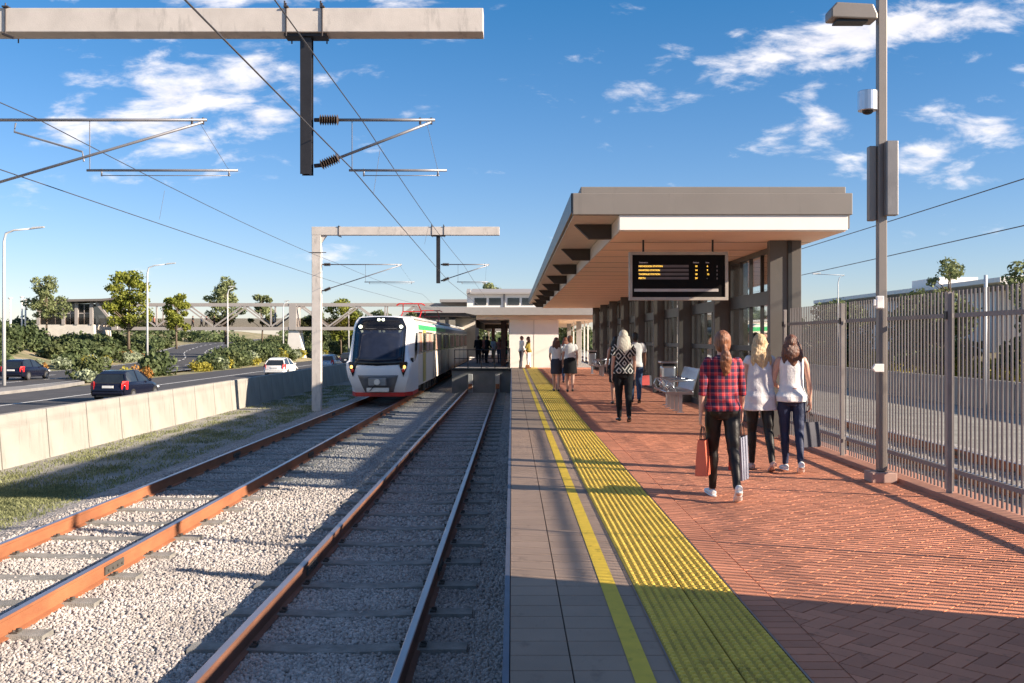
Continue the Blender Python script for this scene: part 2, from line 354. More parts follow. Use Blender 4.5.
    if hairkind in('long','verylong'):
        ln=.30 if hairkind=='long' else .44
        pts=[];rad=[]
        for u in [i/8 for i in range(9)]:
            pts.append(hc+Tm@Vector((.008*math.sin(u*7+H*9),-.045-.05*min(1,u*2.2)+.01*u,.03-ln*u))); w=.078+.026*math.sin(min(1,u*1.4)*math.pi)-.035*u*u; rad.append((w,.046-.018*u))
        h.tube(pts,rad,18)
        for sd in (-1,1):
            for q in range(3):
                x0=sd*(.05+.018*q); h.tube([hc+Tm@Vector((x0,-.04,.0)),hc+Tm@Vector((x0*1.25,-.05-.01*q,-ln*.45)),hc+Tm@Vector((x0*.95,-.085+.01*q,-ln*(.86+.05*q))),hc+Tm@Vector((x0*.8,-.085,-ln*(1.0+.05*q)))],[.026,.03,.02,.006],8)
    if hairkind=='pony':
        b0=hc+Vector((0,-.10,-.045)); h.ell(b0,(.022,.022,.02),10,7)
        h.tube([b0,b0+Vector((.008,-.035,-.05)),b0+Vector((.018,-.035,-.12)),b0+Vector((.006,-.02,-.19)),b0+Vector((.014,-.012,-.25)),b0+Vector((.0,-.01,-.29))],[.02,(.036,.03),(.052,.032),(.054,.03),(.04,.022),.008],14)
        h.tube([b0,b0+Vector((-.02,-.03,-.07)),b0+Vector((-.034,-.03,-.15)),b0+Vector((-.022,-.015,-.24))],[.014,.024,.022,.006],10)
    if hairkind=='bun': h.ell(hc+Vector((.01,-.09,.07)),(.042,.04,.04),12,8)
    if h.v: remesh(S(h),'hair',hair,gv,3,.0022,60,P,seed=H)
    P['_']=0; del P['_']
    def hand_world(i):
        q=A[i]['hand']; c,sn=math.cos(rz),math.sin(rz); return Vector((loc[0]+q.x*c-q.y*sn,loc[1]+q.x*sn+q.y*c,loc[2]+q.z))
    return P,hand_world
def bag(label,top,w,h,d,mat,handle,rz=0,tilt=0,group=None):
    """paper carrier whose handle tops sit at `top`"""
    T=thing('shopping_bag',label,'shopping bag',top,rz,group); T.rotation_euler.x=tilt
    b=MB(); hl=.13
    b.loft([[(-w/2,-d/2,-hl-h),(w/2,-d/2,-hl-h),(w/2,d/2,-hl-h),(-w/2,d/2,-hl-h)],[(-w*.5,-d*.42,-hl-h*.55),(w*.49,-d*.44,-hl-h*.5),(w*.5,d*.40,-hl-h*.5),(-w*.49,d*.44,-hl-h*.55)],[(-w*.49,-d*.30,-hl-.01),(w*.48,-d*.34,-hl),(w*.49,d*.32,-hl-.012),(-w*.48,d*.28,-hl)]],cap=False)
    b.add([(-w/2,-d/2,-hl-h),(w/2,-d/2,-hl-h),(w/2,d/2,-hl-h),(-w/2,d/2,-hl-h)],[(0,3,2,1)])
    o=b.obj('bag_body',mat,T); sm=o.modifiers.new('s','SOLIDIFY'); sm.thickness=.003
    for sd in (-1,1):
        q=MB(); q.tube([(-w*.22,sd*d*.2,-hl-.03),(-w*.2,sd*d*.15,-hl*.5),(-.02,sd*.008,-.004),(.02,sd*.008,-.004),(w*.2,sd*d*.15,-hl*.5),(w*.22,sd*d*.2,-hl-.03)],.0045,6,ref=(0,1,0)); q.obj('handle',handle,T,smooth=True)
    return T
# ------------------------------------------------------------------ the cast
strollers='shoppers walking away down the platform'
P1,h1=person('woman with auburn ponytail in red plaid shirt and black leggings',(2.10,9.97,0),R(2),1.66,SK_fair,H_auburn,'pony',(m_plaid,.62,-.02,.02,'shirt',.142),('trousers',m_leather),m_shoewhite,strollers,legs=((13,3,-6),(-15,18,38)),arms=((-8,9,12),(8,9,10)),fine=2,build=.95)
P2,h2=person('woman with long blonde hair in pale grey tunic and black leggings',(2.99,12.05,0),R(6),1.62,SK_fair,H_blonde,'verylong',(m_palecloth,.22,-.16,.03,'tunic',.158),('trousers',m_leather),m_shoepink,strollers,legs=((10,3,-5),(-11,13,24)),arms=((6,5,10),(12,4,65,25)),fine=2,build=.94)
P3,h3=person('brunette woman in white sleeveless peplum blouse and navy jeans',(3.34,11.95,0),R(-4),1.60,SK_fair,H_brown,'long',(m_whitecloth,0,-.05,.05,'blouse',.134),('trousers',m_navy),m_shoewhite,strollers,legs=((5,3,0),(-9,14,28)),arms=((10,10,60,30),(0,11,8)),fine=2,build=.94)
# waist tie of the blouse
P4,h4=person('platinum blonde woman in black and white zigzag top and black trousers',(2.12,19.0,0),R(3),1.72,SK_fair,H_plat,'verylong',(m_aztec,.35,-.02,.04,'top'),('trousers',m_blackcloth,.010),m_shoeblack,strollers,legs=((8,3,0),(-9,12,22)),arms=((-6,7,16),(5,9,18)),fine=1)
person('dark haired woman in black dress with bare arms beside platinum blonde',(2.50,24.0,0),R(0),1.63,SK_fair,H_black,'long',(m_blackcloth,None,-.03,.08,'top'),('skirt',m_blackcloth,-.36),m_shoeblack,strollers,legs=((12,4,0),(-14,12,30)),arms=((6,8,14),(-6,6,14)),fine=0,heels=True)
P6,h6=person('man with short black hair in white shirt carrying red and blue bags',(3.02,24.5,0),R(0),1.72,SK_dark,H_black,'short',(m_whitecloth,.3,-.05,.04,'shirt'),('trousers',m_jeans,.014),m_shoeblack,strollers,legs=((9,3,0),(-10,10,20)),arms=((-8,6,14),(8,9,20)),fine=0,male=True)
person('brown haired woman in white blouse and slate pencil skirt',(1.33,30.0,0),R(0),1.60,SK_fair,H_brown,'long',(m_whitecloth,.3,.06,.0,'blouse'),('skirt',m_greyskirt,-.36),m_shoeblack,strollers,legs=((6,3,-14),(-6,6,-6)),arms=((8,8,50,10),(0,7,14)),fine=0,heels=True)
person('woman with hair in a bun, white blouse and black flared skirt',(1.73,29.8,0),R(0),1.66,SK_fair,H_auburn,'bun',(m_whitecloth,.3,.06,.0,'blouse'),('skirt',m_blackcloth,-.36,True),m_shoeblack,strollers,legs=((7,3,-12),(-8,8,-4)),arms=((2,9,12),(-2,9,14)),fine=0,heels=True)
person('red haired woman in grey top walking ahead of the two skirted women',(1.90,35.5,0),R(4),1.60,SK_fair,H_red,'long',(m_palecloth,.4,-.04,.05,'top'),('trousers',m_jeans),m_shoeblack,strollers,legs=((9,3,0),(-9,10,20)),fine=0)
person('man in pale shirt and grey trousers standing against the white wall',(.50,53.2,0),R(-70),1.72,SK_fair,H_brown,'short',(m_whitecloth,.9,-.03,.02,'shirt'),('trousers',m_greyskirt,.014),m_shoeblack,'couple chatting by the white wall',legs=((3,3,0),(-6,3,0)),arms=((25,4,60),(5,5,20)),fine=0,male=True)
person('woman in mustard jacket and white trousers standing against the white wall',(.88,53.3,0),R(75),1.68,SK_fair,H_auburn,'long',(m_olive,.9,-.05,.05,'jacket'),('trousers',m_whitecloth),m_shoeblack,'couple chatting by the white wall',legs=((4,4,0),(-3,3,0)),arms=((15,5,50),(8,5,40)),fine=0)
gq='commuters waiting at the end of the other platform'
for i,(lab,x,y,rz,H,sk,hr,hk,top,bot,ml) in enumerate([
 ('man in dark suit, leftmost of the waiting commuters',-2.15,64,20,1.76,SK_fair,H_brown,'short',(m_suit,.95,-.12,.05,'jacket'),('trousers',m_suit,.014),True),
 ('man in black jacket over a pale shirt among the waiting commuters',-1.62,65,-60,1.76,SK_tan,H_black,'short',(m_blackcloth,.95,-.1,.04,'jacket'),('trousers',m_suit,.014),True),
 ('woman in grey blouse and khaki trousers among the waiting commuters',-1.22,66.5,140,1.64,SK_fair,H_brown,'long',(m_palecloth,.5,-.04,.04,'blouse'),('trousers',m_khaki),False),
 ('woman in rose top and jeans among the waiting commuters',-.82,64.5,170,1.62,SK_fair,H_auburn,'long',(m_pink,.4,-.04,.06,'top'),('trousers',m_jeans),False),
 ('woman in purple top and teal skirt, rightmost of the waiting commuters',-.42,63.5,-100,1.68,SK_fair,H_black,'bun',(m_purple,.5,.0,.04,'top'),('skirt',m_teal,-.3),False),
 ('man in rose shirt and dark trousers behind the waiting commuters',-1.9,68.5,200,1.74,SK_tan,H_black,'short',(m_pink,.5,-.05,.03,'shirt'),('trousers',m_suit,.014),True)]):
    person(lab,(x,y,0),R(rz),H,sk,hr,hk,top,bot,m_shoeblack,gq,legs=((3,3,0),(-4,4,4)),arms=((4,7,18),(10,6,35)),fine=-1,male=ml)
# bags
m_bred=M('coral_paper',(.72,.16,.09),.6,var=.1); m_bred2=M('red_paper',(.6,.05,.04),.6,var=.1); m_bgrey=M('grey_paper',(.24,.25,.31),.55,var=.12); m_bdark=M('dark_paper',(.035,.035,.055),.5); m_cord=M('dark_cord',(.05,.04,.04),.8)
sh='shopping bags carried by the walkers'
bag('coral paper bag in the left hand of the plaid shirted woman',h1(0),.20,.36,.12,m_bred,m_cord,R(70),0,sh)
bag('red paper bag in the right hand of the plaid shirted woman',h1(1)+Vector((-.03,.08,-.01)),.22,.34,.08,m_bred2,m_cord,R(70),0,sh)
bag('tall grey bag in the right hand of the plaid shirted woman',h1(1)+Vector((.02,-.03,0)),.22,.44,.10,m_bgrey,m_cord,R(60),0,sh)
bag('dark square bag in the right hand of the brunette woman',h3(1),.27,.30,.12,m_bdark,m_cord,R(20),0,sh)
bag('red bag held by the man in the white shirt',h6(1)+Vector((.03,-.05,0)),.22,.24,.1,m_bred2,m_cord,R(25),0,sh)
bag('dark blue bag held by the man in the white shirt',h6(1)+Vector((.08,.05,0)),.30,.26,.1,m_bdark,m_cord,R(40),0,sh)
# peplum tie + collar detail belongs to the blouse
mb=MB(); bp=[(.136*math.cos(t),.004+.108*math.sin(t),.994*1.0) for t in [2*math.pi*k/24 for k in range(25)]]
mb.tube(bp,.010,6,cap=False); mb.obj('waist_tie',m_pink,P3,smooth=True)
mb=MB(); mb.loft([[(-.13,-.05,0),(.13,-.05,0),(.13,.05,0),(-.13,.05,0)],[(-.12,-.06,.12),(.12,-.06,.12),(.12,.06,.12),(-.12,.06,.12)],[(-.09,-.03,.2),(.09,-.03,.2),(.09,.03,.2),(-.09,.03,.2)]])
o=mb.obj('holdall',M('brown_leather',(.22,.09,.04),.5),loc=(.83,53.0,.004),bevel=.02); tag(o,'brown holdall on the paving at the feet of the mustard jacketed woman','bag')

# ------------------------------------------------------------------ ground & terrain
m_soil=M('grey_gravel_soil',(.25,.24,.21),.95,var=.3,scale=1.2,bump=.6,bscale=30)
m_dry=M('dry_bank_soil',(.34,.27,.17),.95,scale=.35,col2=(.13,.14,.055),thr=.5,soft=.25,bump=.5,bscale=4)
def sst(a,b,x): 
    u=min(1,max(0,(x-a)/(b-a))); return u*u*(3-2*u)
ROAD2=[(-35.2,-60,-1.4),(-35.2,40,-1.4),(-35.4,80,-1.4),(-37,105,-1.4),(-43,135,-1.25),(-54,170,-.6),(-62,215,.5),(-68,290,1.3),(-66,360,2.0)]
def road2(y):
    for a,b in zip(ROAD2,ROAD2[1:]):
        if a[1]<=y<=b[1]:
            u=(y-a[1])/(b[1]-a[1]); return a[0]+(b[0]-a[0])*u,a[2]+(b[2]-a[2])*u
    return (ROAD2[0][0],-1.4) if y<0 else (ROAD2[-1][0],2.0)
def ground_z(x,y):
    z=-1.5
    if x<-27.5:
        rx,rz_=road2(y); hw=5.8
        if x<rx-hw:
            d=rx-hw-x; bank=rz_-.1+3.6*sst(0,22,d)*(1-.35*sst(100,200,y))
            z=bank+.25*noise.noise((x*.09,y*.07,3))
        elif x>rx+hw:
            d=x-(rx+hw); tot=max(1,-27.5-(rx+hw)); u=d/tot
            z=-1.5+(rz_-.1+1.5)*(1-u)+ .9*sst(95,130,y)*math.sin(math.pi*min(1,max(0,u)))
        else: z=rz_-.12
        z=z if y<330 else z+(2-z)*sst(330,400,y)
    if x>33: z=-1.5+2.2*sst(33,45,x)
    return z
xs=sorted(set([-900,-500,-300,-200,-150,-120]+[-100+2.0*i for i in range(37)]+[-27.5,-20,-10,0,10,20,33,35,38,41,45,50,60,80,120,200,400,900]))
ys=sorted(set([-300,-150,-60,-30,0]+[10+6*i for i in range(66)]+[420,480,600,800,1200,2500]))
mb=MB(); mb.v=[(x,y,ground_z(x,y)) for y in ys for x in xs]; nx=len(xs)
mb.f=[(j*nx+i,j*nx+i+1,(j+1)*nx+i+1,(j+1)*nx+i) for j in range(len(ys)-1) for i in range(nx-1)]; mb.m=[0]*len(mb.f)
tag(mb.obj('ground',m_dry,smooth=True),kind='structure')
# soil strip and ballast base
def sheet(name,x0,x1,y0,y1,z,mat,nx=1,ny=1):
    m=MB(); X=[x0+(x1-x0)*i/nx for i in range(nx+1)]; Y=[y0+(y1-y0)*i/ny for i in range(ny+1)]
    m.v=[(a,b,z) for b in Y for a in X]; m.f=[(j*(nx+1)+i,j*(nx+1)+i+1,(j+1)*(nx+1)+i+1,(j+1)*(nx+1)+i) for j in range(ny) for i in range(nx)]; m.m=[0]*len(m.f)
    return tag(m.obj(name,mat),kind='structure')
sheet('trackside_soil',-11.5,20.5,-30,260,-1.32,m_soil)
def ballastmat():
    m,t,p=nt('ballast'); tc=N(t,'ShaderNodeTexCoord')
    v=N(t,'ShaderNodeTexVoronoi',Scale=22.0); L(t,tc.outputs['Object'],v.inputs['Vector'])
    cr=N(t,'ShaderNodeValToRGB'); e=cr.color_ramp.elements; e[0].position=0; e[0].color=(.12,.11,.105,1); e[1].position=1; e[1].color=(.52,.48,.45,1); L(t,v.outputs['Color'],cr.inputs[0])
    n=N(t,'ShaderNodeTexNoise',Scale=.8,Detail=4.0); L(t,tc.outputs['Object'],n.inputs['Vector'])
    mr=N(t,'ShaderNodeMapRange'); mr.inputs['To Min'].default_value=.7; mr.inputs['To Max'].default_value=1.25; L(t,n.outputs['Fac'],mr.inputs['Value'])
    s=N(t,'ShaderNodeVectorMath',operation='SCALE'); L(t,cr.outputs[0],s.inputs[0]); L(t,mr.outputs[0],s.inputs['Scale']); L(t,s.outputs[0],p.inputs['Base Color'])
    b=N(t,'ShaderNodeBump',Strength=1.0); b.inputs['Distance'].default_value=.035; b.invert=True; L(t,v.outputs['Distance'],b.inputs['Height']); L(t,b.outputs[0],p.inputs['Normal']); p.inputs['Roughness'].default_value=.95
    return m
m_ballast=ballastmat()
m_stone=M('ballast_stone',(.39,.355,.33),.95,var=.22,scale=.8,isl=.30)
def ballastbed(x0,x1,y0,y1):
    prof=[(x0-.6,-1.31),(x0,-1.235),(x1,-1.235),(x1+(.0 if x1>-.2 and x1<0 else .6),-1.31)]
    m=MB(); m.v=[(x,y,z) for y in (y0,y1) for x,z in prof]; n=len(prof); m.f=[(i,i+1,n+i+1,n+i) for i in range(n-1)]; m.m=[0]*3
    return tag(m.obj('ballast',m_ballast),kind='structure')
ballastbed(-7.15,-.05,-6,260); ballastbed(8.0,11.6,-6,260)
rng=np.random.default_rng(3)
def stones(name,pts,r0,r1,seed,z):
    """one mesh of many angular stones"""
    phi=(1+5**.5)/2; b=np.array([(-1,phi,0),(1,phi,0),(-1,-phi,0),(1,-phi,0),(0,-1,phi),(0,1,phi),(0,-1,-phi),(0,1,-phi),(phi,0,-1),(phi,0,1),(-phi,0,-1),(-phi,0,1)])/1.902
    F=np.array([(0,11,5),(0,5,1),(0,1,7),(0,7,10),(0,10,11),(1,5,9),(5,11,4),(11,10,2),(10,7,6),(7,1,8),(3,9,4),(3,4,2),(3,2,6),(3,6,8),(3,8,9),(4,9,5),(2,4,11),(6,2,10),(8,6,7),(9,8,1)])
    n=len(pts); g=np.random.default_rng(seed)
    sc=g.uniform(r0,r1,(n,1,1))*g.uniform(.6,1.25,(n,1,3)); jit=g.uniform(.72,1.2,(n,12,1))
    v=b[None]*jit*sc
    a=g.uniform(0,6.28,n); c,s=np.cos(a)[:,None],np.sin(a)[:,None]; tl=g.uniform(-.9,.9,n)[:,None]
    x,y,zz=v[...,0],v[...,1],v[...,2]; y,zz=y*np.cos(tl)-zz*np.sin(tl),y*np.sin(tl)+zz*np.cos(tl)
    x,y=x*c-y*s,x*s+y*c
    v=np.stack([x+pts[:,0,None],y+pts[:,1,None],zz+pts[:,2,None]],-1).reshape(-1,3)
    f=(F[None]+12*np.arange(n)[:,None,None]).reshape(-1,3)
    me=bpy.data.meshes.new(name); me.vertices.add(len(v)); me.vertices.foreach_set('co',v.ravel()); me.loops.add(f.size); me.loops.foreach_set('vertex_index',f.ravel().astype(np.int32))
    me.polygons.add(len(f)); me.polygons.foreach_set('loop_start',np.arange(0,f.size,3,dtype=np.int32)); me.materials.append(m_stone); me.update(calc_edges=True); me.validate()
    return tag(link(name,me),kind='stuff')
SL0,SLP=3.3,1.15
def bed(n,y0,y1,r,zc,seed):
    g=np.random.default_rng(seed); y=g.uniform(y0,y1,n); x=-g.uniform(.008,1,n)*np.minimum(7.5,.56*y+.3); 
    z=np.full(n,zc)+g.uniform(-.014,.014,n)
    z=np.where(x<-7.1,z-(-7.1-x)*.18,z)
    # keep sleeper tops clear
    def insl(x,y,c,y0s): ph=((y-y0s)/SLP)%1; ph=np.minimum(ph,1-ph)*SLP; return (np.abs(x-c-.0025*y)<1.28)&(ph<.15)
    ok=~(insl(x,y,-1.68,SL0)|insl(x,y,-5.66,SL0+.4))|(g.random(n)<.02)
    ok&=x<-.06
    return np.stack([x,y,z],1)[ok]
def onsl(): pass
stones('ballast_stones',bed(105000,6.8,13.0,.03,-1.232,1),.011,.025,5,0)
stones('ballast_stones',bed(60000,13.0,27,.03,-1.235,2),.015,.031,6,0)

# tracks
def rail_prof(x,z0,h=.205):
    w=.036; b=.075
    return [(x-b,z0),(x+b,z0),(x+b,z0+.012),(x+.026,z0+.028),(x+.024,z0+h-.045),(x+w,z0+h-.036),(x+w,z0+h-.006),(x+w-.008,z0+h),(x-w+.008,z0+h),(x-w,z0+h-.006),(x-w,z0+h-.036),(x-.024,z0+h-.045),(x-.026,z0+.028),(x-b,z0+.012)]
def track(label,cx,half,y0,y1,drift,off,top=-1.01,side=None):
    T=thing('railway_track',label,'railway track',(cx,0,0),0,'railway tracks')
    for sd in (-1,1):
        m=MB(); p0=rail_prof(sd*half+drift*y0,top-.205); p1=rail_prof(sd*half+drift*y1,top-.205)
        n=len(p0); m.v=[(a,y0,b) for a,b in p0]+[(a,y1,b) for a,b in p1]
        for i in range(n):
            j=(i+1)%n; m.f.append((i,j,n+j,n+i)); m.m.append(1 if i in (6,7,8) else 0)
        m.f.append(list(range(n))[::-1]); m.m.append(0); m.f.append([n+i for i in range(n)]); m.m.append(0)
        ro=m.obj('rail',[side or m_rust,m_railtop],T)
        for yj in (11.9,23.4,35.9):
            if y0<yj<y1-3:
                jm=MB()
                for e in (-1,1):
                    xj=sd*half+drift*yj+e*.034; jm.box(xj-.008,xj+.008,yj-.28,yj+.28,top-.155,top-.06)
                    for dy in (-.2,-.07,.07,.2): jm.tube([(xj,yj+dy,top-.11),(xj+e*.025,yj+dy,top-.11)],.014,6,ref=(0,0,1))
                jm.obj('rail_joint',m_clip,ro)
    s=MB(); n=14; X=[-1.25+2.5*i/n for i in range(n+1)]
    zt=[top-.178-.03*math.exp(-((x/ .55)**2)) for x in X]
    s.v=[(x,y,z) for x,z in zip(X,zt) for y in (-.115,.115)]+[(x,y,-1.36) for x in X for y in (-.14,.14)]; q=2*(n+1)
    for i in range(n):
        s.f+= [(2*i,2*i+2,2*i+3,2*i+1),(2*i,q+2*i,q+2*i+2,2*i+2),(2*i+1,2*i+3,q+2*i+3,q+2*i+1)]
    s.f+=[(0,1,q+1,q),(2*n,q+2*n,q+2*n+1,2*n+1)]; s.m=[0]*len(s.f)
    sm=s.mesh('sleeper',m_sleeper)
    cms=[]
    for sd in (-1,1):
        for e in (-1,1):
            c=MB(); x=sd*half+e*.088
            c.box(x-.03,x+.03,-.05,.05,top-.19,top-.165); c.tube([(x-e*.01,-.04,top-.155),(x+e*.03,-.03,top-.15),(x+e*.03,.03,top-.15),(x-e*.02,.04,top-.157)],.010,6); cms.append(c.mesh('rail_clip',m_clip))
    y=off; k=0
    while y<y1 and k<100:
        if y>y0:
            o=link('sleeper',sm,T,(drift*y,y,0)); k+=1
            if y<32 and k<26:
                for cm in cms: link('rail_clip',cm,o)
        y+=SLP
    return T
track('near railway track with brown rails ending at the platform wall',-1.68,.765,2,52.3,.0025,SL0,side=m_rust_dk)
track('left railway track with orange rusty rails leading to the train',-5.66,.865,2,250,.0025,SL0+.4)
track('railway track seen through the palisade fence on the right',9.7,.8,4,250,0,SL0+.2)
# thin cables lying over the ballast
for y,lab in ():
    m=MB(); g=random.Random(int(y)); pts=[(-5.9+3.4*i/16,y+.35*math.sin(i*.35)+g.uniform(-.03,.03),-1.145) for i in range(17)]
    m.tube(pts,.009,6,ref=(0,0,1)); tag(m.obj('cable',m_black,smooth=True),lab,'cable')

# ------------------------------------------------------------------ platform
PF=R(0)
m_pav=M('grey_paver',(.32,.225,.165),.85,var=.12,scale=1.2,isl=.06,bump=.25,bscale=120,dirt=(6,.58,.3,(1,.5,1)))
m_brick=M('red_paving_brick',(.58,.225,.125),.85,var=.17,scale=.8,isl=.14,bump=.3,bscale=110,dirt=(7,.60,.35,(1,1,1)))
m_mortar=M('dark_joint',(.045,.03,.026),.95)
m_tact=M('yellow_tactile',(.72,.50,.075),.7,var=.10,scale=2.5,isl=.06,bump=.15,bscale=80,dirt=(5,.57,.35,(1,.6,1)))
m_stripe=M('yellow_line_paint',(.70,.48,.04),.65,var=.10,scale=8,dirt=(9,.58,.45,(1,.6,1)))
m_plat=M('platform_concrete',(.22,.21,.20),.9,var=.2,scale=1.5,bump=.3)
m=MB(); m.box(-.03,4.62,-12,125,-1.5,-.03); m.box(-3.1,-.032,52,125,-1.5,-.03); tag(m.obj('platform',m_plat),kind='structure')
def bumptop(m,x0,x1,y0,y1,zt,e=.003):
    m.add([(x0,y0,zt-.02),(x1,y0,zt-.02),(x1,y1,zt-.02),(x0,y1,zt-.02),(x0+e,y0+e,zt),(x1-e,y0+e,zt),(x1-e,y1-e,zt),(x0+e,y1-e,zt)],[(4,5,6,7),(0,1,5,4),(1,2,6,5),(2,3,7,6),(3,0,4,7)])
m=MB(); m.add([(-.03,-12,-.012),(4.62,-12,-.012),(4.62,125,-.012),(-.03,125,-.012)],[(0,1,2,3)]); tag(m.obj('platform_bedding',m_mortar),kind='structure')
m=MB(); y=-2.; row=0
while y<54.7:
    h=.234; cuts=[-.012,.29,.775] if row%1==0 else []
    for a,b in zip(cuts,cuts[1:]): bumptop(m,a+.001,b-.001,y+.0015,y+h-.0015,0)
    y+=h; row+=1
tag(m.obj('grey_paving',m_pav),kind='structure')
m=MB(); m.box(-.046,-.014,-2,54.7,-.3,.002); tag(m.obj('platform_edge_strip',M('edge_steel',(.12,.13,.17),.45,.5)),kind='structure')
m=MB(); m.add([(.57,-2,.004),(.668,-2,.004),(.668,54.7,.004),(.57,54.7,.004)],[(0,1,2,3)]); tag(m.obj('yellow_line',m_stripe),kind='structure')
# tactile tiles with raised studs
m_tactb=M('yellow_tactile_base_shaded',(.50,.34,.05),.8,var=.15,scale=2.5,isl=.06,dirt=(5,.55,.4,(1,.6,1)))  # darker base colour paints in the contact shade between studs
m=MB(); st=MB(); y=3.0
while y<54.6:
    for x in (.779,1.079):
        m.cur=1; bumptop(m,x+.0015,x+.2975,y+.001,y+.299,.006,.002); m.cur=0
        if y<34:
            for i in range(6):
                for j in range(6):
                    cx=x+.025+.05*i; cy=y+.025+.05*j; n=7 if y<16 else 4; r0,r1=.0185,.012
                    m.loft([[(cx+r*math.cos(6.283*k/n),cy+r*math.sin(6.283*k/n),z) for k in range(n)] for r,z in ((r0,.005),(r1,.018))])
    y+=.3
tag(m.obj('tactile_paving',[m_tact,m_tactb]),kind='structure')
m=MB(); m.add([(1.3805,-2,.0065),(1.392,-2,.0065),(1.392,54.7,.0065),(1.3805,54.7,.0065)],[(0,1,2,3)]); m.add([(.768,-2,.0065),(.7765,-2,.0065),(.7765,54.7,.0065),(.768,54.7,.0065)],[(0,1,2,3)]); tag(m.obj('tactile_edging',m_grey_metal),kind='structure')
# soldier course
m=MB(); y=1.0
while y<54.7: bumptop(m,1.394,1.592,y+.003,y+.112,.003); y+=.115
# herringbone, laid at 45 degrees
def clip(poly,x0,x1,y0,y1):
    def cut(P,f,g):
        out=[]
        for i in range(len(P)):
            a,b=P[i],P[(i+1)%len(P)]; fa,fb=f(a),f(b)
            if fa>=0: out.append(a)
            if (fa>=0)!=(fb>=0):
                u=fa/(fa-fb); out.append((a[0]+(b[0]-a[0])*u,a[1]+(b[1]-a[1])*u))
        return out
    for f in (lambda p:p[0]-x0,lambda p:x1-p[0],lambda p:p[1]-y0,lambda p:y1-p[1]):
        poly=cut(poly,f,None)
        if len(poly)<3: return None
    return poly
W=.115; c45=math.cos(R(45)); hb=0
X0,X1,Y0,Y1=1.597,4.25,1.0,54.7
for i in range(-20,420):
    for j in range(-420,60):
        # staircase herringbone on unit grid: horizontal brick at (i,j) when (i-j)%4==0, vertical when ==2... 
        k=(i-j)%4
        if k==0: r=(i,j,i+2,j+1)
        elif k==3: r=(i,j,i+1,j+2)
        else: continue
        cx=(r[0]+r[2])/2*W; cy=(r[1]+r[3])/2*W
        wx=(cx+cy)*c45+1.6; wy=(cx-cy)*c45+1.0
        if not(X0-.2<wx<X1+.2 and Y0-.2<wy<Y1): continue
        g=.0022; q=[(r[0]*W+g,r[1]*W+g),(r[2]*W-g,r[1]*W+g),(r[2]*W-g,r[3]*W-g),(r[0]*W+g,r[3]*W-g)]
        q=[((a+b)*c45+1.6,(a-b)*c45+1.0) for a,b in q][::-1]
        if wx<X0+.2 or wx>X1-.2: 
            q=clip(q,X0,X1,-50,200)
            if not q: continue
        ar=abs(sum(q[a][0]*q[(a+1)%len(q)][1]-q[(a+1)%len(q)][0]*q[a][1] for a in range(len(q))))
        if ar<.002: continue
        dz=random.uniform(-.0015,.001); mx=sum(a for a,b in q)/len(q); my=sum(b for a,b in q)/len(q); e=.03
        m.loft([[(a,b,-.018) for a,b in q],[(a+(mx-a)*e,b+(my-b)*e,dz) for a,b in q]]); hb+=1
tag(m.obj('brick_paving',m_brick),kind='structure')
m_kerb=M('red_concrete_kerb',(.44,.21,.14),.85,var=.12,scale=2,bump=.2)
m=MB(); m.box(4.254,4.64,1,16.0,-.018,.05); tag(m.obj('kerb',m_kerb,bevel=.008),kind='structure')
sheet('floor_beyond',-3.1,4.6,55,125,-.004,M('grey_floor',(.25,.235,.225),.85,var=.15))
sheet('platform_end_floor',-3.1,-.03,52.0,54.98,-.002,M('grey_ramp',(.27,.26,.25),.85,var=.15))
m=MB(); m.box(4.256,4.60,16.0,54.7,-.018,.002); tag(m.obj('shelter_threshold',m_kerb),kind='structure')
m=MB(); m.add([(2.9,55.2,.004),(3.2,55.2,.004),(3.9,85,.004),(3.4,85,.004)],[(0,1,2,3)]); tag(m.obj('far_yellow_line',m_stripe),kind='structure')
# ------------------------------------------------------------------ platform shelter
m_fin=M('brown_grey_column',(.088,.08,.073),.55,var=.08,scale=3)
m_fascia=M('taupe_fascia',(.19,.17,.155),.55,var=.05,scale=2,dirt=(2.5,.57,.14,(3,1,.35)))
m_white=M('white_render',(.80,.76,.71),.6,var=.03,scale=2,bump=.08)
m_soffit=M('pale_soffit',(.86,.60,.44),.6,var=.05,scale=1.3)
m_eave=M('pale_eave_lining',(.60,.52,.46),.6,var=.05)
m_bracket=M('dark_bracket',(.045,.036,.03),.6)
m_frame=M('window_frame_grey',(.075,.07,.068),.45,.4)
m_glass=glassmat('clear_glazing',(.72,.76,.78),.35)
m_tintpanel=M('tan_panel',(.28,.16,.11),.5,var=.1)
S=thing('platform_shelter','long platform shelter with taupe fascia, white front panel and dark glazed wall','shelter',(0,0,0))
YE=52.0
m=MB(); m.prism([(.88,3.385),(4.94,3.385),(4.94,3.70),(.88,3.70)],'y',14.5,14.62); m.box(1.0,4.86,14.56,YE,3.70,3.80); m.obj('fascia',m_fascia,S,bevel=.01)
m=MB(); m.box(.86,.90,14.55,YE,3.42,3.705); m.obj('gutter',M('dark_blue_gutter',(.03,.035,.05),.4,.3),S)
m=MB(); m.box(1.56,4.88,14.53,14.75,3.165,3.383); m.obj('white_front_panel',m_white,S,bevel=.006)
m=MB(); m.box(1.60,4.92,14.755,YE,3.17,3.20)
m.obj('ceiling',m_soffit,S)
j=MB(); y=16.4
while y<YE: j.box(1.6,4.9,y,y+.02,3.1665,3.1695); y+=1.45
j.obj('ceiling_joint',m_bracket,S)
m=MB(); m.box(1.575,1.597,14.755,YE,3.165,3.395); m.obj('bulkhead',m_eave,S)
m=MB(); m.box(.905,1.573,14.63,YE,3.395,3.42); m.obj('eave_lining',m_eave,S)
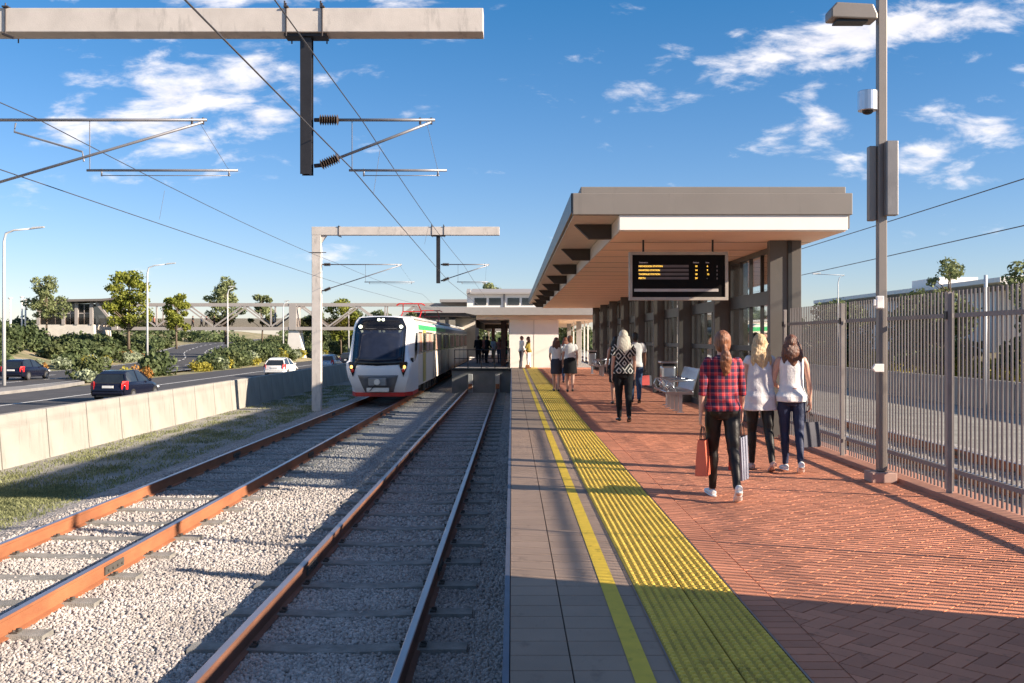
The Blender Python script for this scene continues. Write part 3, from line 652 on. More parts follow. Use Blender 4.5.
m=MB(); m.box(4.90,4.94,14.63,YE,3.20,3.70); m.obj('rear_fascia',m_fascia,S)
for n in range(9):
    y=15.8+4.3*n
    m=MB(); m.prism([(.99,3.392),(1.572,3.392),(1.572,3.165),(1.22,3.165)],'y',y,y+.14); m.obj('bracket',m_bracket,S)
ys_=[16.1+4.4*n for n in range(9)]
for n,y in enumerate(ys_):
    m=MB(); m.box(4.15,4.66,y,y+.17,-.02,3.168); m.obj('column',m_fin,S,bevel=.008)
    if n==0:
        q=MB(); q.box(4.44,4.50,y-.03,y-.002,0,3.16); q.obj('downpipe',m_black,S)
for n in range(8):
    y0=ys_[n]+.172; y1=ys_[n+1]-.002; xg=4.46
    fr=thing('glazed_bay',None,None); fr.parent=S
    m=MB(); m.box(xg,xg+.10,y0,y1,2.18,2.42); m.box(xg,xg+.08,y0,y1,1.36,1.46); m.box(xg,xg+.08,y0,y1,.0,.14); m.box(xg,xg+.08,y0,y1,3.08,3.168)
    k=5
    for i in range(k+1):
        w=.07 if i in(0,k) else .045; yy=y0+(y1-y0-w)*i/k
        for a,b in ((.14,1.36),(1.46,2.18),(2.42,3.08)): m.box(xg+.004,xg+.075,yy,yy+w,a,b)
    m.obj('frame',m_frame,fr)
    m=MB(); m.box(xg+.035,xg+.045,y0,y1,.14,1.36); m.box(xg+.035,xg+.045,y0,y1,1.46,2.18); m.box(xg+.035,xg+.045,y0,y1,2.42,3.08); m.obj('glass',m_glass,fr)
    seg=(y1-y0)/k; m=MB(); m.box(xg+.05,xg+.07,y0+seg*(1 if n%2==0 else 3),y0+seg*(2 if n%2==0 else 4),2.42,3.08); m.obj('tan_panel',m_tintpanel,fr)
# departure display hanging from the ceiling
D=thing('departure_display','black departure display with yellow station names hanging under shelter ceiling','display',(2.66,16.0,0))
m=MB(); a=.79; z0,z1=2.20,2.975
m.box(-a,a,-.05,.05,z0,z0+.05); m.box(-a,a,-.05,.05,z1-.05,z1); m.box(-a,-a+.05,-.05,.05,z0+.05,z1-.05); m.box(a-.05,a,-.05,.05,z0+.05,z1-.05); m.obj('frame',M('display_frame',(.36,.32,.28),.5),D,bevel=.004)
m=MB(); m.box(-a+.05,a-.05,-.03,.045,z0+.05,z1-.05); m.obj('screen',M('black_screen',(.006,.005,.005),.6,spec=.1),D)
for x in (-.56,.55):
    m=MB(); m.box(x-.014,x+.014,-.014,.014,z1,3.166); m.obj('hanger',m_black,D)
m_led=emis('amber_letters',(1,.58,.08),.8); m_dim=emis('dim_letters',(.28,.22,.22),.35); m_barg=M('row_bar',(.11,.085,.085),.5)
def txt(s,x,z,h,mat,name='lettering',par=D,y=-.034,al='LEFT',bold=0):
    cu=bpy.data.curves.new(name,'FONT'); cu.body=s; cu.size=h*1.38; cu.align_x=al; cu.extrude=.0008; cu.offset=bold
    o=bpy.data.objects.new(name,cu); COL.objects.link(o); dg=bpy.context.evaluated_depsgraph_get(); dg.update()
    me=bpy.data.meshes.new_from_object(o.evaluated_get(dg)); bpy.data.objects.remove(o)
    me.materials.clear(); me.materials.append(mat); q=link(name,me,par,(x,y,z)); q.rotation_euler=(math.pi/2,0,0); return q
k=1.58/ (910/1024*110) # metres per photo pixel
def sx(zx): return -a+(zx-38)/9.31*.016
def sz(zy): return z1-(zy-58)/9.31*.016
txt('Destination',sx(130),sz(164),.022,m_dim); txt('Platform',sx(632),sz(164),.020,m_dim); txt('Time',sx(748),sz(164),.020,m_dim)
for i,(nm,pl,mn) in enumerate((('NICHOLSON STATION','10','6'),('RANFORD STATION','14','9'),('THORNLIE STATION','18','12'),('PERTH','24',''))):
    zc=192+37*i
    m=MB(); m.box(sx(124),sx(592),-.0325,-.031,sz(zc+12),sz(zc-12)); m.obj('row_bar',m_barg,D)
    txt(nm,sx(126),sz(zc+8),.027,m_led,bold=.0002,y=-.036); txt(pl,sx(650),sz(zc+8),.028,m_led,bold=.0003)
    if mn: txt(mn,sx(760),sz(zc+8),.028,m_led,bold=.0003)
    else: txt('-',sx(760),sz(zc+8),.028,m_dim)
    txt('|',sx(852),sz(zc+8),.026,m_dim)
m=MB(); m.box(sx(85),sx(868),-.0325,-.031,sz(428),sz(402)); m.obj('ticker_bar',M('ticker_bar',(.42,.38,.36),.5),D)
# benches and bins
def bench(x,y,label,dupof=None):
    B=thing('platform_bench',label,'bench',(x,y,0),0,'steel slatted benches'); m_leg=m_steel
    Lh=.92
    m=MB(); m.tube([(-.31,-Lh,.445),(-.31,Lh,.445)],.018,8); m.tube([(.24,-Lh,.44),(.24,Lh,.44)],.018,8); m.tube([(.40,-Lh,.93),(.40,Lh,.93)],.018,8); m.obj('seat_rail',m_steel,B,smooth=True)
    for k in range(15):
        yy=-Lh+.04+.126*k
        m=MB(); m.loft([[(x,yy-.045,z),(x,yy+.045,z),(x+dx,yy+.045,z+dz),(x+dx,yy-.045,z+dz)] for x,z,dx,dz in ((-.32,.43,0,.022),(-.05,.435,0,.022),(.16,.425,-.006,.022),(.25,.47,-.02,.01),(.32,.70,-.022,.006),(.40,.94,-.022,.006))]); m.obj('seat_slat',m_steel,B,bevel=.006)
    for yy in (-.8,-.27,.27,.8):
        m=MB(); m.bar((0,yy,0),(0,yy,.39),.075,.05,ref=(0,1,0)); m.box(-.08,.08,yy-.06,yy+.06,0,.012); m.box(-.30,.28,yy-.02,yy+.02,.385,.43); m.bar((.25,yy,.42),(.40,yy,.95),.04,.04,ref=(0,1,0)); m.obj('leg',m_steel,B)
    for yy in (-.9,.9,0):
        m=MB(); m.tube([(-.26,yy,.43),(-.33,yy,.56),(-.28,yy,.67),(.30,yy,.70)],.018,8,ref=(0,1,0)); m.tube([(-.1,yy,.44),(-.24,yy,.66)],.016,8,ref=(0,1,0)); m.obj('armrest',m_steel,B,smooth=True)
    return B
b0=bench(3.62,22.3,'silver slatted bench facing the tracks beside the steel bin, nearer one')
dup(b0,(3.85,43.0,0),label='silver slatted bench far down the platform near the glazed wall')
def bin_(x,y,label):
    B=thing('litter_bin',label,'bin',(x,y,0),0,'steel litter bins')
    m=MB(); m.tube([(0,0,0),(0,0,.36)],.05,12); m.tube([(0,0,0),(0,0,.015)],.12,14); m.obj('post',m_steel,B,smooth=False)
    m=MB(); m.prism([(-.15,.36),(.15,.36),(.17,.94),(-.17,.94)],'y',-.2,.2); m.obj('bin_body',m_steel,B,bevel=.05)
    m=MB(); m.box(-.20,.20,-.22,.22,1.0,1.05); m.obj('bin_lid',m_steel,B,bevel=.015)
    m=MB(); m.box(-.14,.14,-.17,.17,.94,1.0); m.obj('bin_opening',m_black,B); return B
b1=bin_(3.72,23.9,'brushed steel litter bin just behind the nearer bench'); dup(b1,(3.62,45.2,0),label='small brushed steel litter bin by the far bench')

# ------------------------------------------------------------------ palisade fence
m_pale=M('grey_brown_palisade',(.20,.182,.175),.6,.0,var=.08,scale=3)
Fn=thing('palisade_fence','tall grey palisade fence of narrow pales along the platform edge','fence',(4.36,0,0))
posts=[15.98,13.2,9.97,6.85,4.9]
for y in posts:
    m=MB(); m.box(-.025,.025,y-.022,y+.022,.0,2.05); m.obj('post',M('fence_post',(.24,.215,.205),.6),Fn,bevel=.004)
    m=MB(); m.box(-.042,-.031,y-.028,y+.028,1.78,1.86); m.obj('bracket',m_dark_metal,Fn)
for y1,y0 in zip(posts,posts[1:]):
    P=thing('slat_panel',None,None); P.parent=Fn
    for z in (1.82,.27):
        m=MB(); m.box(.032,.062,y0+.042,y1-.042,z-.022,z+.022); m.obj('rail',m_pale,P)
    m=MB(); y=y0+.07
    while y<y1-.05:
        m.box(.064,.073,y-.0165,y+.0165,.055,2.07)
        pass
        y+=.088
    m.obj('slats',m_pale,P)
# cabin added outside the frame to cast the foreground shade
K=thing('added_shade_cabin','plain rendered cabin added out of view to shade the foreground','cabin',(0,0,0))
m=MB(); m.box(4.66,5.7,-9,4.7,-1.4,3.0); m.obj('wall',m_concrete_w,K); m=MB(); m.box(4.56,5.8,-9.1,4.75,3.0,3.12); m.obj('roof',m_fascia,K); m=MB(); m.box(4.62,4.657,1.2,2.2,0,2.1); d=m.obj('door',m_dark_metal,K); m=MB(); m.box(4.58,4.617,2.05,2.13,1.0,1.05); m.obj('handle',m_steel,d)

# ------------------------------------------------------------------ lamp pole on the platform
m_pole=M('taupe_pole',(.23,.20,.18),.45,.35,var=.05)
Q=thing('platform_light_pole','square taupe light pole with luminaire, camera and speaker boxes by the fence','light pole',(4.10,11.1,0))
m=MB(); m.box(-.047,.047,-.047,.047,.12,5.48); m.obj('pole',m_pole,Q,bevel=.006)
m=MB(); m.box(-.15,.13,-.13,.13,.0,.115); m.obj('base',M('pale_red_base',(.42,.27,.22),.8),Q,bevel=.01)
m=MB(); m.prism([(-.59,5.12),(-.08,5.10),(-.08,5.155),(-.13,5.27),(-.53,5.29),(-.59,5.22)],'y',-.12,.12)
lu=m.obj('luminaire',m_pole,Q,bevel=.015); m=MB(); m.box(-.52,-.18,-.09,.09,5.085,5.103); m.obj('lens',m_black,lu); m=MB(); m.box(-.10,-.047,-.03,.03,5.17,5.22); m.obj('arm',m_pole,lu)
m=MB(); m.tube([(-.16,-.02,4.11),(-.16,-.02,4.33)],.105,20,ref=(1,0,0)); cam_=m.obj('camera_housing',m_steel,Q,bevel=.008); m=MB(); m.box(-.08,-.047,-.03,.03,4.16,4.27); m.obj('bracket',m_pole,cam_); m=MB(); m.ell((-.16,-.02,4.105),(.06,.06,.035),12,7); m.obj('lens',m_black,cam_,smooth=True)
m=MB(); m.box(.005,.135,-.15,-.05,2.94,3.76); m.obj('speaker_box',m_grey_metal,Q,bevel=.01); m=MB(); m.box(-.13,-.05,.0,.10,2.90,3.73); m.obj('speaker_box',m_pole,Q,bevel=.01)
m=MB(); m.box(-.085,.0,-.09,-.048,1.92,2.06); m.obj('junction_box',m_white_paint,Q,bevel=.01); m=MB(); m.box(-.115,-.085,-.085,-.055,1.95,2.02); m.obj('sensor',m_white_paint,Q,bevel=.006)
m=MB(); m.prism([(-.13,1.26),(-.10,1.22),(-.0,1.22),(-.0,1.31),(-.10,1.31)],'y',-.085,-.048); m.obj('call_point',m_white_paint,Q,bevel=.006)
# ------------------------------------------------------------------ overhead line structures
m_bolt=M('bolt_dark',(.06,.05,.05),.5,.5); m_ins=M('brown_insulator',(.06,.045,.038),.4); m_wire=M('copper_wire',(.10,.095,.10),.5,.5); m_tube=M('cantilever_tube',(.22,.22,.24),.45,.5)
def insul(m,p0,p1,r=.075,n=8):
    p0=Vector(p0);p1=Vector(p1); pts=[];rad=[]
    for i in range(n*2+1):
        pts.append(p0.lerp(p1,i/(n*2))); rad.append(r if i%2 else r*.45)
    m.tube(pts,rad,12)
def cantilever(x0,xr,Y,zt,zb,reg,parent,left=False):
    """bracket arm from support at x0; reg=(xa,xb,z) registration tube"""
    A=thing('cantilever_arm',None,None); A.parent=parent; A.location=(0,0,0)
    m=MB(); insul(m,(x0+.1,0,zt),(x0+.36,0,zt)); m2=MB(); insul(m2,(x0+.12,0,zb+.01),(x0+.36,0,zb+.11))
    m.obj('insulator',m_ins,A,smooth=False); m2.obj('insulator',m_ins,A)
    m=MB(); m.tube([(x0+.34,0,zt),(xr,0,zt)],.021,8); m.obj('top_tube',m_tube,A,smooth=True)
    m=MB(); m.tube([(x0+.34,0,zb+.10),(xr-.05,0,zt-.03)],.019,8); m.obj('diagonal_tube',m_tube,A,smooth=True)
    m=MB(); m.tube([(reg[0],0,reg[2]),(reg[1],0,reg[2])],.017,8); m.tube([(reg[0]+.2,0,reg[2]-.07),(reg[1]-.1,0,reg[2]-.07)],.006,6)
    for x in (reg[0]+.2,reg[1]-.12): m.tube([(x,0,reg[2]+.02),(x,0,reg[2]-.08)],.012,6)
    m.obj('registration_tube',m_tube,A,smooth=True)
    m=MB(); m.tube([(x0+.03,0,zt),(x0+.12,0,zt)],.028,8); m.tube([(x0+.03,0,zb),(x0+.13,0,zb+.01)],.028,8)
    for x in (xr-.05,xr-.2): m.tube([(x,-.0,zt+.03),(x,0,zt-.06)],.016,6)
    m.obj('clamp',m_bolt,A)
    m=MB(); m.tube([(reg[0]+.04,0,reg[2]),(reg[0]+.04,0,zt)],.006,5); m.obj('stay_wire',m_wire,A); m=MB(); m.tube([(xr-.12,0,zt),(reg[1]-.12,0,reg[2])],.003,5); m.obj('stay_wire',m_wire,A)
    return A
def portal(label,Y,mast_x,x1,zc,drop_x,h):
    T=thing('overhead_portal',label,'portal mast',(0,Y,0),0,'overhead line portals')
    m=MB(); m.box(mast_x-.18,mast_x+.18,-.16,.16,-1.5,zc-h/2-.002); m.obj('mast',m_galv,T,bevel=.01)
    m=MB(); m.box(mast_x-.185,x1,-.165,.165,zc-h/2,zc+h/2); m.obj('beam',m_galv,T,bevel=.008)
    m=MB(); m.prism([(mast_x+.181,zc-h/2-.002),(mast_x+.40,zc-h/2-.002),(mast_x+.181,zc-h/2-.3)],'y',-.1,.1); m.obj('gusset',m_galv,T)
    d=MB(); zb=3.80; d.box(drop_x-.075,drop_x+.075,-.075,-.06,zb,zc-h/2-.04); d.box(drop_x-.075,drop_x+.075,.06,.075,zb,zc-h/2-.04); d.box(drop_x-.055,drop_x-.04,-.06,.06,zb,zc-h/2-.04); d.box(drop_x+.04,drop_x+.055,-.06,.06,zb,zc-h/2-.04); d.box(drop_x-.28,drop_x+.28,-.12,.12,zc-h/2-.04,zc-h/2-.003); d.obj('drop_post',m_dark_metal,T)
    for x in (drop_x-.24,drop_x+.24):
        c=MB()
        for y in (-.175,.175): c.tube([(x,y,zc-h/2-.06),(x,y,zc+h/2+.06)],.010,6)
        c.box(x-.03,x+.03,-.2,.2,zc+h/2+.002,zc+h/2+.02); c.tube([(x-.02,-.175,zc+h/2+.02),(x-.02,-.175,zc+h/2+.09)],.012,6); c.obj('u_bolt',m_bolt,T)
    c=MB(); x=mast_x+ (1.2 if Y<20 else .9)
    for y in (-.175,.175): c.tube([(x,y,zc-h/2-.05),(x,y,zc+h/2+.06)],.010,6)
    c.tube([(x-.03,-.19,zc-h/2-.03),(x+.12,-.19,zc-h/2-.09)],.02,6); c.box(x-.04,x+.04,-.2,.2,zc+h/2+.002,zc+h/2+.02); c.obj('u_bolt',m_bolt,T)
    return T
p1=portal('large pale overhead line beam crossing the top left of the view',13.5,-7.95,-.385,5.84,-2.77,.32)
cantilever(-2.70,-1.04,13.5,4.54,3.92,(-2.20,-.88,3.86),p1)
cantilever(-7.77,-4.12,13.5,4.54,3.45,(-5.74,-3.70,3.86),p1)
m=MB(); m.tube([(-6.70,0,4.50),(-6.72,0,4.38),(-5.80,0,4.11),(-5.78,0,3.98)],.013,6); m.obj('steady_arm',m_tube,p1)
p2=portal('smaller looking pale overhead line mast and beam beside the train',40,-7.8,-.5,5.88,-2.95,.33)
cantilever(-2.88,-.9,40,4.55,3.9,(-2.2,-.95,3.85),p2)
cantilever(-7.62,-4.4,40,4.55,3.5,(-5.9,-3.9,3.85),p2)
m=MB(); m.box(-8.1,-7.4,-.17,-.162,5.0,5.03); m.obj('step_iron',m_bolt,p2)
#p3=portal('distant overhead line mast behind the train',67,-8.4,-1.5,5.9,-3.2,.33)
# wires
def wire(label,pts,r,grp,kind='contact'):
    m=MB(); P=[]
    for a,b in zip(pts,pts[1:]):
        a=Vector(a);b=Vector(b); n=10; sag=.02*(b.y-a.y)**2/700*(1 if kind=='messenger' else .15)*6
        for i in range(n): 
            u=i/n; q=a.lerp(b,u); q.z-=sag*4*u*(1-u); P.append(q)
    P.append(Vector(pts[-1])); m.tube(P,r,5)
    return tag(m.obj('overhead_wire',m_wire,smooth=True),label,'overhead wire',grp)
gw='overhead wires above the tracks'
wire('upper overhead wire above the near track, running past the drop post',[(-2.0,-14,4.6),(-2.04,13.5,4.56),(-1.95,40,4.56),(-1.6,59.5,4.1)],.007,gw,'messenger')
wire('lower overhead wire above the near track',[(-2.3,-14,3.87),(-2.13,13.5,3.85),(-2.5,40,3.85),(-2.0,59.5,3.6)],.008,gw)
wire('upper overhead wire on the far left above the train track',[(-6.2,-14,4.6),(-6.42,13.5,4.56),(-6.9,40,4.56),(-6.0,67,4.56),(-6.0,130,4.5)],.007,gw,'messenger')
wire('lower overhead wire on the far left above the train track',[(-6.6,-14,3.87),(-6.85,13.5,3.85),(-7.1,40,3.85),(-6.2,67,3.85),(-6.0,130,3.8)],.008,gw)
wire('upper overhead wire beyond the shelter on the right',[(9.5,-14,4.6),(9.5,17,4.56),(9.5,50,4.56),(9.5,130,4.5)],.012,gw)
wire('lower overhead wire beyond the shelter on the right',[(10.2,-14,3.87),(10.2,17,3.85),(10.2,50,3.85),(10.2,130,3.8)],.012,gw)
for x,y,zt,zb in ((-2.06,15.6,4.53,3.85),(-6.6,19,4.4,3.85),(-2.0,24,4.3,3.85)):
    m=MB(); m.tube([(x,y,zt),(x-.1,y,zb)],.003,4); tag(m.obj('dropper_wire',m_wire),'thin vertical dropper joining upper and lower wires at %d m'%y if False else {15.6:'thin vertical dropper wire near the end of the registration tube',19:'thin vertical dropper wire below the clouds on the left',24:'thin vertical dropper wire between the two portals'}[y],'overhead wire',gw)

# ------------------------------------------------------------------ end wall of the stub track
E=thing('buffer_wall','grey concrete wall with dark rail where the near track ends','wall',(0,0,0))
m=MB(); m.box(-3.12,-.05,51.9,51.998,-1.5,-.08); m.obj('wall',m_plat,E)
m=MB(); m.box(-3.16,-.05,51.82,51.898,-.08,.04); m.obj('coping',m_black,E)
for x in (-2.15,-.75):
    m=MB(); m.box(x-.12,x+.12,51.5,51.88,-1.2,-.25); m.obj('buffer_post',m_concrete,E,bevel=.02); m=MB(); m.box(x-.1,x+.1,51.4,51.499,-1.0,-.75); m.obj('buffer_pad',m_rust,E)
def railing(label,pts,h=1.05,n=6):
    T=thing('railing',label,'railing'); a,b=Vector(pts[0]),Vector(pts[1])
    for z in (h,h*.55): 
        m=MB(); m.tube([a+Vector((0,0,z)),b+Vector((0,0,z))],.022,6); m.obj('rail',m_dark_metal,T)
    for i in range(n+1):
        q=a.lerp(b,i/n); m=MB(); m.tube([q,q+Vector((0,0,h))],.022,6); m.obj('post',m_dark_metal,T)
railing('dark handrail running back from the platform corner beside the white wall',[(-.12,52.1,0),(-.12,57,0)])
railing('dark handrail on top of the wall at the end of the near track',[(-3.0,52.15,0),(-.2,52.15,0)],1.0,4)

# ------------------------------------------------------------------ train
m_tw=M('train_white',(.86,.85,.86),.3,.0,var=.03,scale=1.5); m_tside=M('train_side_silver',(.80,.71,.60),.4,.0,var=.05,scale=1,stretch=(1,.2,1))
m_tgreen=M('train_green',(.06,.42,.16),.35,var=.1); m_tyel=M('train_door_yellow',(.62,.50,.15),.4); m_tred=M('train_red',(.55,.02,.015),.4); m_tblack=M('train_black_mask',(.008,.008,.01),.18,spec=.6); m_twin=M('train_windscreen',(.015,.02,.038),.06,spec=.35); m_tgr=M('train_recess_grey',(.20,.20,.21),.5,.3); m_under=M('train_underframe',(.03,.028,.028),.8)
m_rw=M('train_roof_grey',(.33,.34,.35),.6)
m_wing=M('train_window',(.03,.028,.03),.12,spec=.9); m_warm=M('coloured_blinds',(.38,.13,.06),.7,col2=(.5,.42,.38),scale=3,stretch=(1,1,.2))
m_hl=emis('headlamp',(.95,1,.75),1.6); m_tl=emis('amber_lamp',(1,.55,.12),1.2); m_tlr=M('red_lamp',(.7,.03,.02),.3)
TX=-5.42; YF=40.3
T=thing('train','white and silver electric train with green roof edge, black windscreen surround and headlights on','train',(TX,YF,0))
HW=1.27
def tsec(hw,zb,zs,zr,y,n=10,lean=0):
    pts=[(-hw,zb),(-hw*1.0,zb+.5),(-hw,zs-.5),(-hw*.995,zs)]
    pts+=[(-hw*math.cos(t)*.995,zs+(zr-zs)*math.sin(t)) for t in [math.pi*k/n for k in range(1,n)]]
    pts+=[(hw*.995,zs),(hw,zs-.5),(hw,zb+.5),(hw,zb)]
    return [(x,y,z) for x,z in pts]
ZB,ZS,ZR=-.50,2.18,2.55
yc=4.0
for k in range(3):
    y0=yc+k*20.3; y1=y0+20.0-(2.0 if k==0 else 0)+(0 if k==0 else 0)
    y0b=yc if k==0 else yc+k*20.3-2.0; y1b=yc+(k+1)*20.3-2.3
    m=MB(); m.loft([tsec(HW,ZB,ZS,ZR,y0b),tsec(HW,ZB,ZS,ZR,y1b)]); body=m.obj('carriage_body',m_tside,T)
    m=MB()
    for sd in (-1,1):
        m.loft([[(sd*(HW+.004),y,1.98),(sd*(HW+.004),y,2.18),(sd*(HW-.15),y,2.36),(sd*(HW-.18),y,2.33),(sd*(HW-.03),y,2.15),(sd*(HW-.03),y,1.98)] for y in (y0b+.01,y1b-.01)])
    m.obj('roof_band',m_tgreen if k==0 else m_rw,body)
    m=MB(); m.box(-.85,.85,y0b+1.5,y1b-1.5,2.50,2.62); m.obj('roof_equipment',m_rw,body,bevel=.04)
    Ln=y1b-y0b; nb=9; st=Ln/nb
    for sd in (1,-1):
        for i in range(nb):
            ya=y0b+st*i+.18; isdoor=i in (1,4,7); x=sd*(HW+.003)
            if isdoor:
                d=MB(); d.box(min(x,x+sd*.012),max(x,x+sd*.012),ya+.1,ya+st-.46,ZB+.08,1.97); do=d.obj('door',m_tyel if (k==0 and i in(1,)) else m_tside,T)
                x2=sd*(HW+.017)
                for a,b in ((ya+.2,ya+st/2-.22),(ya+st/2-.14,ya+st-.56)):
                    d=MB(); d.box(min(x2,x2+sd*.006),max(x2,x2+sd*.006),a,b,.95,1.85); d.obj('window',m_wing,do)
                d=MB(); x3=sd*(HW+.019)
                for yy in (ya+.09,ya+st/2-.18,ya+st-.46): d.box(min(x3,x3-sd*.014),max(x3,x3-sd*.014),yy-.012,yy+.012,ZB+.08,1.97)
                d.obj('door_seal',m_black,do)
            else:
                d=MB(); d.box(min(x,x+sd*.008),max(x,x+sd*.008),ya-.1,ya+st-.3,.92,1.90); w=d.obj('window',m_wing,T)
                d=MB(); x2=sd*(HW+.013); d.box(min(x2,x2-sd*.002),max(x2,x2+sd*.002),ya+.02,ya+st-.42,1.0,1.82); d.obj('pane',m_warm if i%3!=1 else m_wing,w)
    m=MB()
    for sd in (-1,1):
        for i in range(6):
            ya=y0b+4.0+i*(Ln-8)/6; m.box(min(sd*.7,sd*1.15),max(sd*.7,sd*1.15),ya,ya+(Ln-8)/6-.5,-.93,-.502)
    m.obj('underframe_boxes',m_under,T); 
    for yb in (y0b+2.3,y1b-2.3):
        m=MB(); m.box(-1.05,1.05,yb-1.3,yb+1.3,-.75,-.503)
        bg=m.obj('bogie',m_under,T)
        for dy in (-.95,.95):
            for sd in (-.865,.865):
                m=MB(); m.tube([(sd-.06,yb+dy,-.60),(sd+.06,yb+dy,-.60)],.41,20,ref=(0,0,1)); m.obj('wheel',m_under,bg)
    if k<2:
        m=MB(); m.loft([tsec(HW-.12,ZB,ZS-.1,ZR-.12,y1b+.002),tsec(HW-.12,ZB,ZS-.1,ZR-.12,y1b+.298)]); m.obj('gangway',m_black,T)
# nose: rows of (z, half width at face, y of face centre, corner sweep)
rows=[(-.62,.98,.55),(-.35,1.08,.30),(.0,1.20,.12),(.35,1.27,.05),(.62,1.28,.10),(.70,1.20,.16),(1.2,1.15,.42),(1.7,1.12,.72),(2.05,1.08,.98),(2.30,1.05,1.10),(2.48,.93,1.24)]
def nosering(z,hw,yf):
    pts=[]; full=HW if z<2.1 else hw+.1
    n=8
    # from left rear to left corner, across face (slightly curved), back on right
    pts.append((-full,yc,z)); pts.append((-full,yf+(yc-yf)*.32,z)); pts.append((-(hw+.05),yf+.30,z))
    for i in range(n+1):
        u=-1+2*i/n; pts.append((hw*u,yf+.16*u*u,z))
    pts.append((hw+.05,yf+.30,z)); pts.append((full,yf+(yc-yf)*.32,z)); pts.append((full,yc,z)); 
    return pts
m=MB(); rr=[nosering(*r) for r in rows]
rr.append([(x*.75,y+.35 if y<yc else yc,2.545) for x,y,z in nosering(2.5,.75,1.6)])
m.loft(rr); nose=m.obj('cab_nose',m_tw,T,smooth=True); 
es=nose.modifiers.new('e','EDGE_SPLIT'); es.split_angle=R(38)
def face_y(z,u):
    for a,b in zip(rows,rows[1:]):
        if a[0]<=z<=b[0]:
            t=(z-a[0])/(b[0]-a[0]); return a[2]+(b[2]-a[2])*t+.16*u*u, a[1]+(b[1]-a[1])*t
    return rows[-1][2],rows[-1][1]
def decal(name,poly,mat,off=.02,th=.03,par=nose,nu=1):
    """panel following the face; poly (x,z)"""
    m=MB(); v0=[];v1=[]
    for x,z in poly:
        y,hw=face_y(z,0); y=y+.16*min(1.0,abs(x)/hw)**2; v0.append((x,y-off,z)); v1.append((x,y+th,z))
    n=len(poly); m.add(v0+v1,[[i for i in range(n)]]+[(i,n+i,n+(i+1)%n,(i+1)%n) for i in range(n)])
    return m.obj(name,mat,par)
def grid(name,xl,xr,z0,z1,mat,off,nx=8,nz=8,par=nose,bot=0,top=0):
    m=MB(); idx={}
    for j in range(nz+1):
        for i in range(nx+1):
            u=i/nx; w=j/nz; xa=xl(w)+(xr(w)-xl(w))*u; z=z0+(z1-z0)*w
            if j==0: z-=bot*(1-abs(2*u-1))
            if j==nz: z+=top*(1-(2*u-1)**2)
            y,hw=face_y(min(z,2.47),0); y+=.16*min(1,abs(xa)/hw)**2
            m.v.append((xa,y-off,z))
    m.f=[(j*(nx+1)+i,j*(nx+1)+i+1,(j+1)*(nx+1)+i+1,(j+1)*(nx+1)+i) for j in range(nz) for i in range(nx)]; m.m=[0]*len(m.f)
    o=m.obj(name,mat,par,smooth=True); s=o.modifiers.new('s','SOLIDIFY'); s.thickness=.015; return o
mask=grid('windscreen_surround',lambda w:-1.06+.19*max(0,w-.8)/.2,lambda w:1.06-.19*max(0,w-.8)/.2,.55,2.45,m_tblack,.030,nz=14,bot=.06,top=.04)
ws=grid('windscreen',lambda w:-.95+.0*w,lambda w:.95,.70,1.93,m_twin,.042,bot=.07)
m=MB(); m.box(-.62,.66,face_y(2.05,0)[0]-.06,face_y(2.05,0)[0]-.05,1.99,2.005); m.obj('destination_frame',m_tgr,nose)
for x,z,r in ((-.09,2.37,.055),(.09,2.37,.055),(-.84,2.08,.07),(.84,2.08,.07)):
    y=face_y(z,0)[0]+.16*(abs(x)/1.05)**2; m=MB(); m.tube([(x,y-.10,z),(x,y+.1,z)],r,16,ref=(1,0,0)); m.obj('headlight',m_hl,nose)
for sd in (-1,1):
    decal('lamp_cluster',[(sd*.84,.58),(sd*1.14,.66),(sd*1.20,.60),(sd*1.13,.32),(sd*1.02,.04)][::(1 if sd>0 else -1)],m_tblack,.06)
    m=MB(); y=face_y(.42,0)[0]+.10; m.ell((sd*1.075,y-.045,.44),(.055,.03,.07),10,7); m.obj('tail_lamp',m_tl,nose,smooth=True)
    m=MB(); m.ell((sd*1.02,y-.05,.29),(.055,.03,.07),10,7); m.obj('tail_lamp',m_tlr,nose,smooth=True)
grid('lower_grille_panel',lambda w:-.58-.24*w,lambda w:.58+.24*w,-.60,.10,m_tgr,.02)
m=MB(); m.box(-.36,.36,-.10,.12,-.32,.0); m.obj('coupler_box',M('coupler_grey',(.26,.25,.25),.4,.5),nose,bevel=.03)
m=MB(); m.tube([(0,-.2,-.16),(0,-.08,-.16)],.12,14,ref=(1,0,0)); m.box(-.45,.45,.05,.2,-.56,-.40); m.obj('coupler',m_steel,nose)
m=MB(); m.tube([(-.3,-.11,-.52),(-.1,-.13,-.3),(.1,-.13,-.16)],.015,6); m.obj('hose',m_black,nose)
m=MB(); m.loft([[(x*1.0,y-.02,z) for x,y,zz in nosering(-.62,.99,.52) ] for z in (-.78,-.62)]); m.obj('red_skirt',m_tred,T)
for sd in (-1,1):
    m=MB(); x=sd*(HW+.0); m.prism([(2.3,.62),(3.5,.95),(3.7,1.85),(2.75,1.85),(2.35,1.2)],'x',x-.012,x+.012); m.obj('cab_side_window',m_twin,nose)
    m=MB(); m.box(min(sd*1.2,sd*1.38),max(sd*1.2,sd*1.38),.75,.80,.62,.80); m.obj('mirror',m_black,nose)
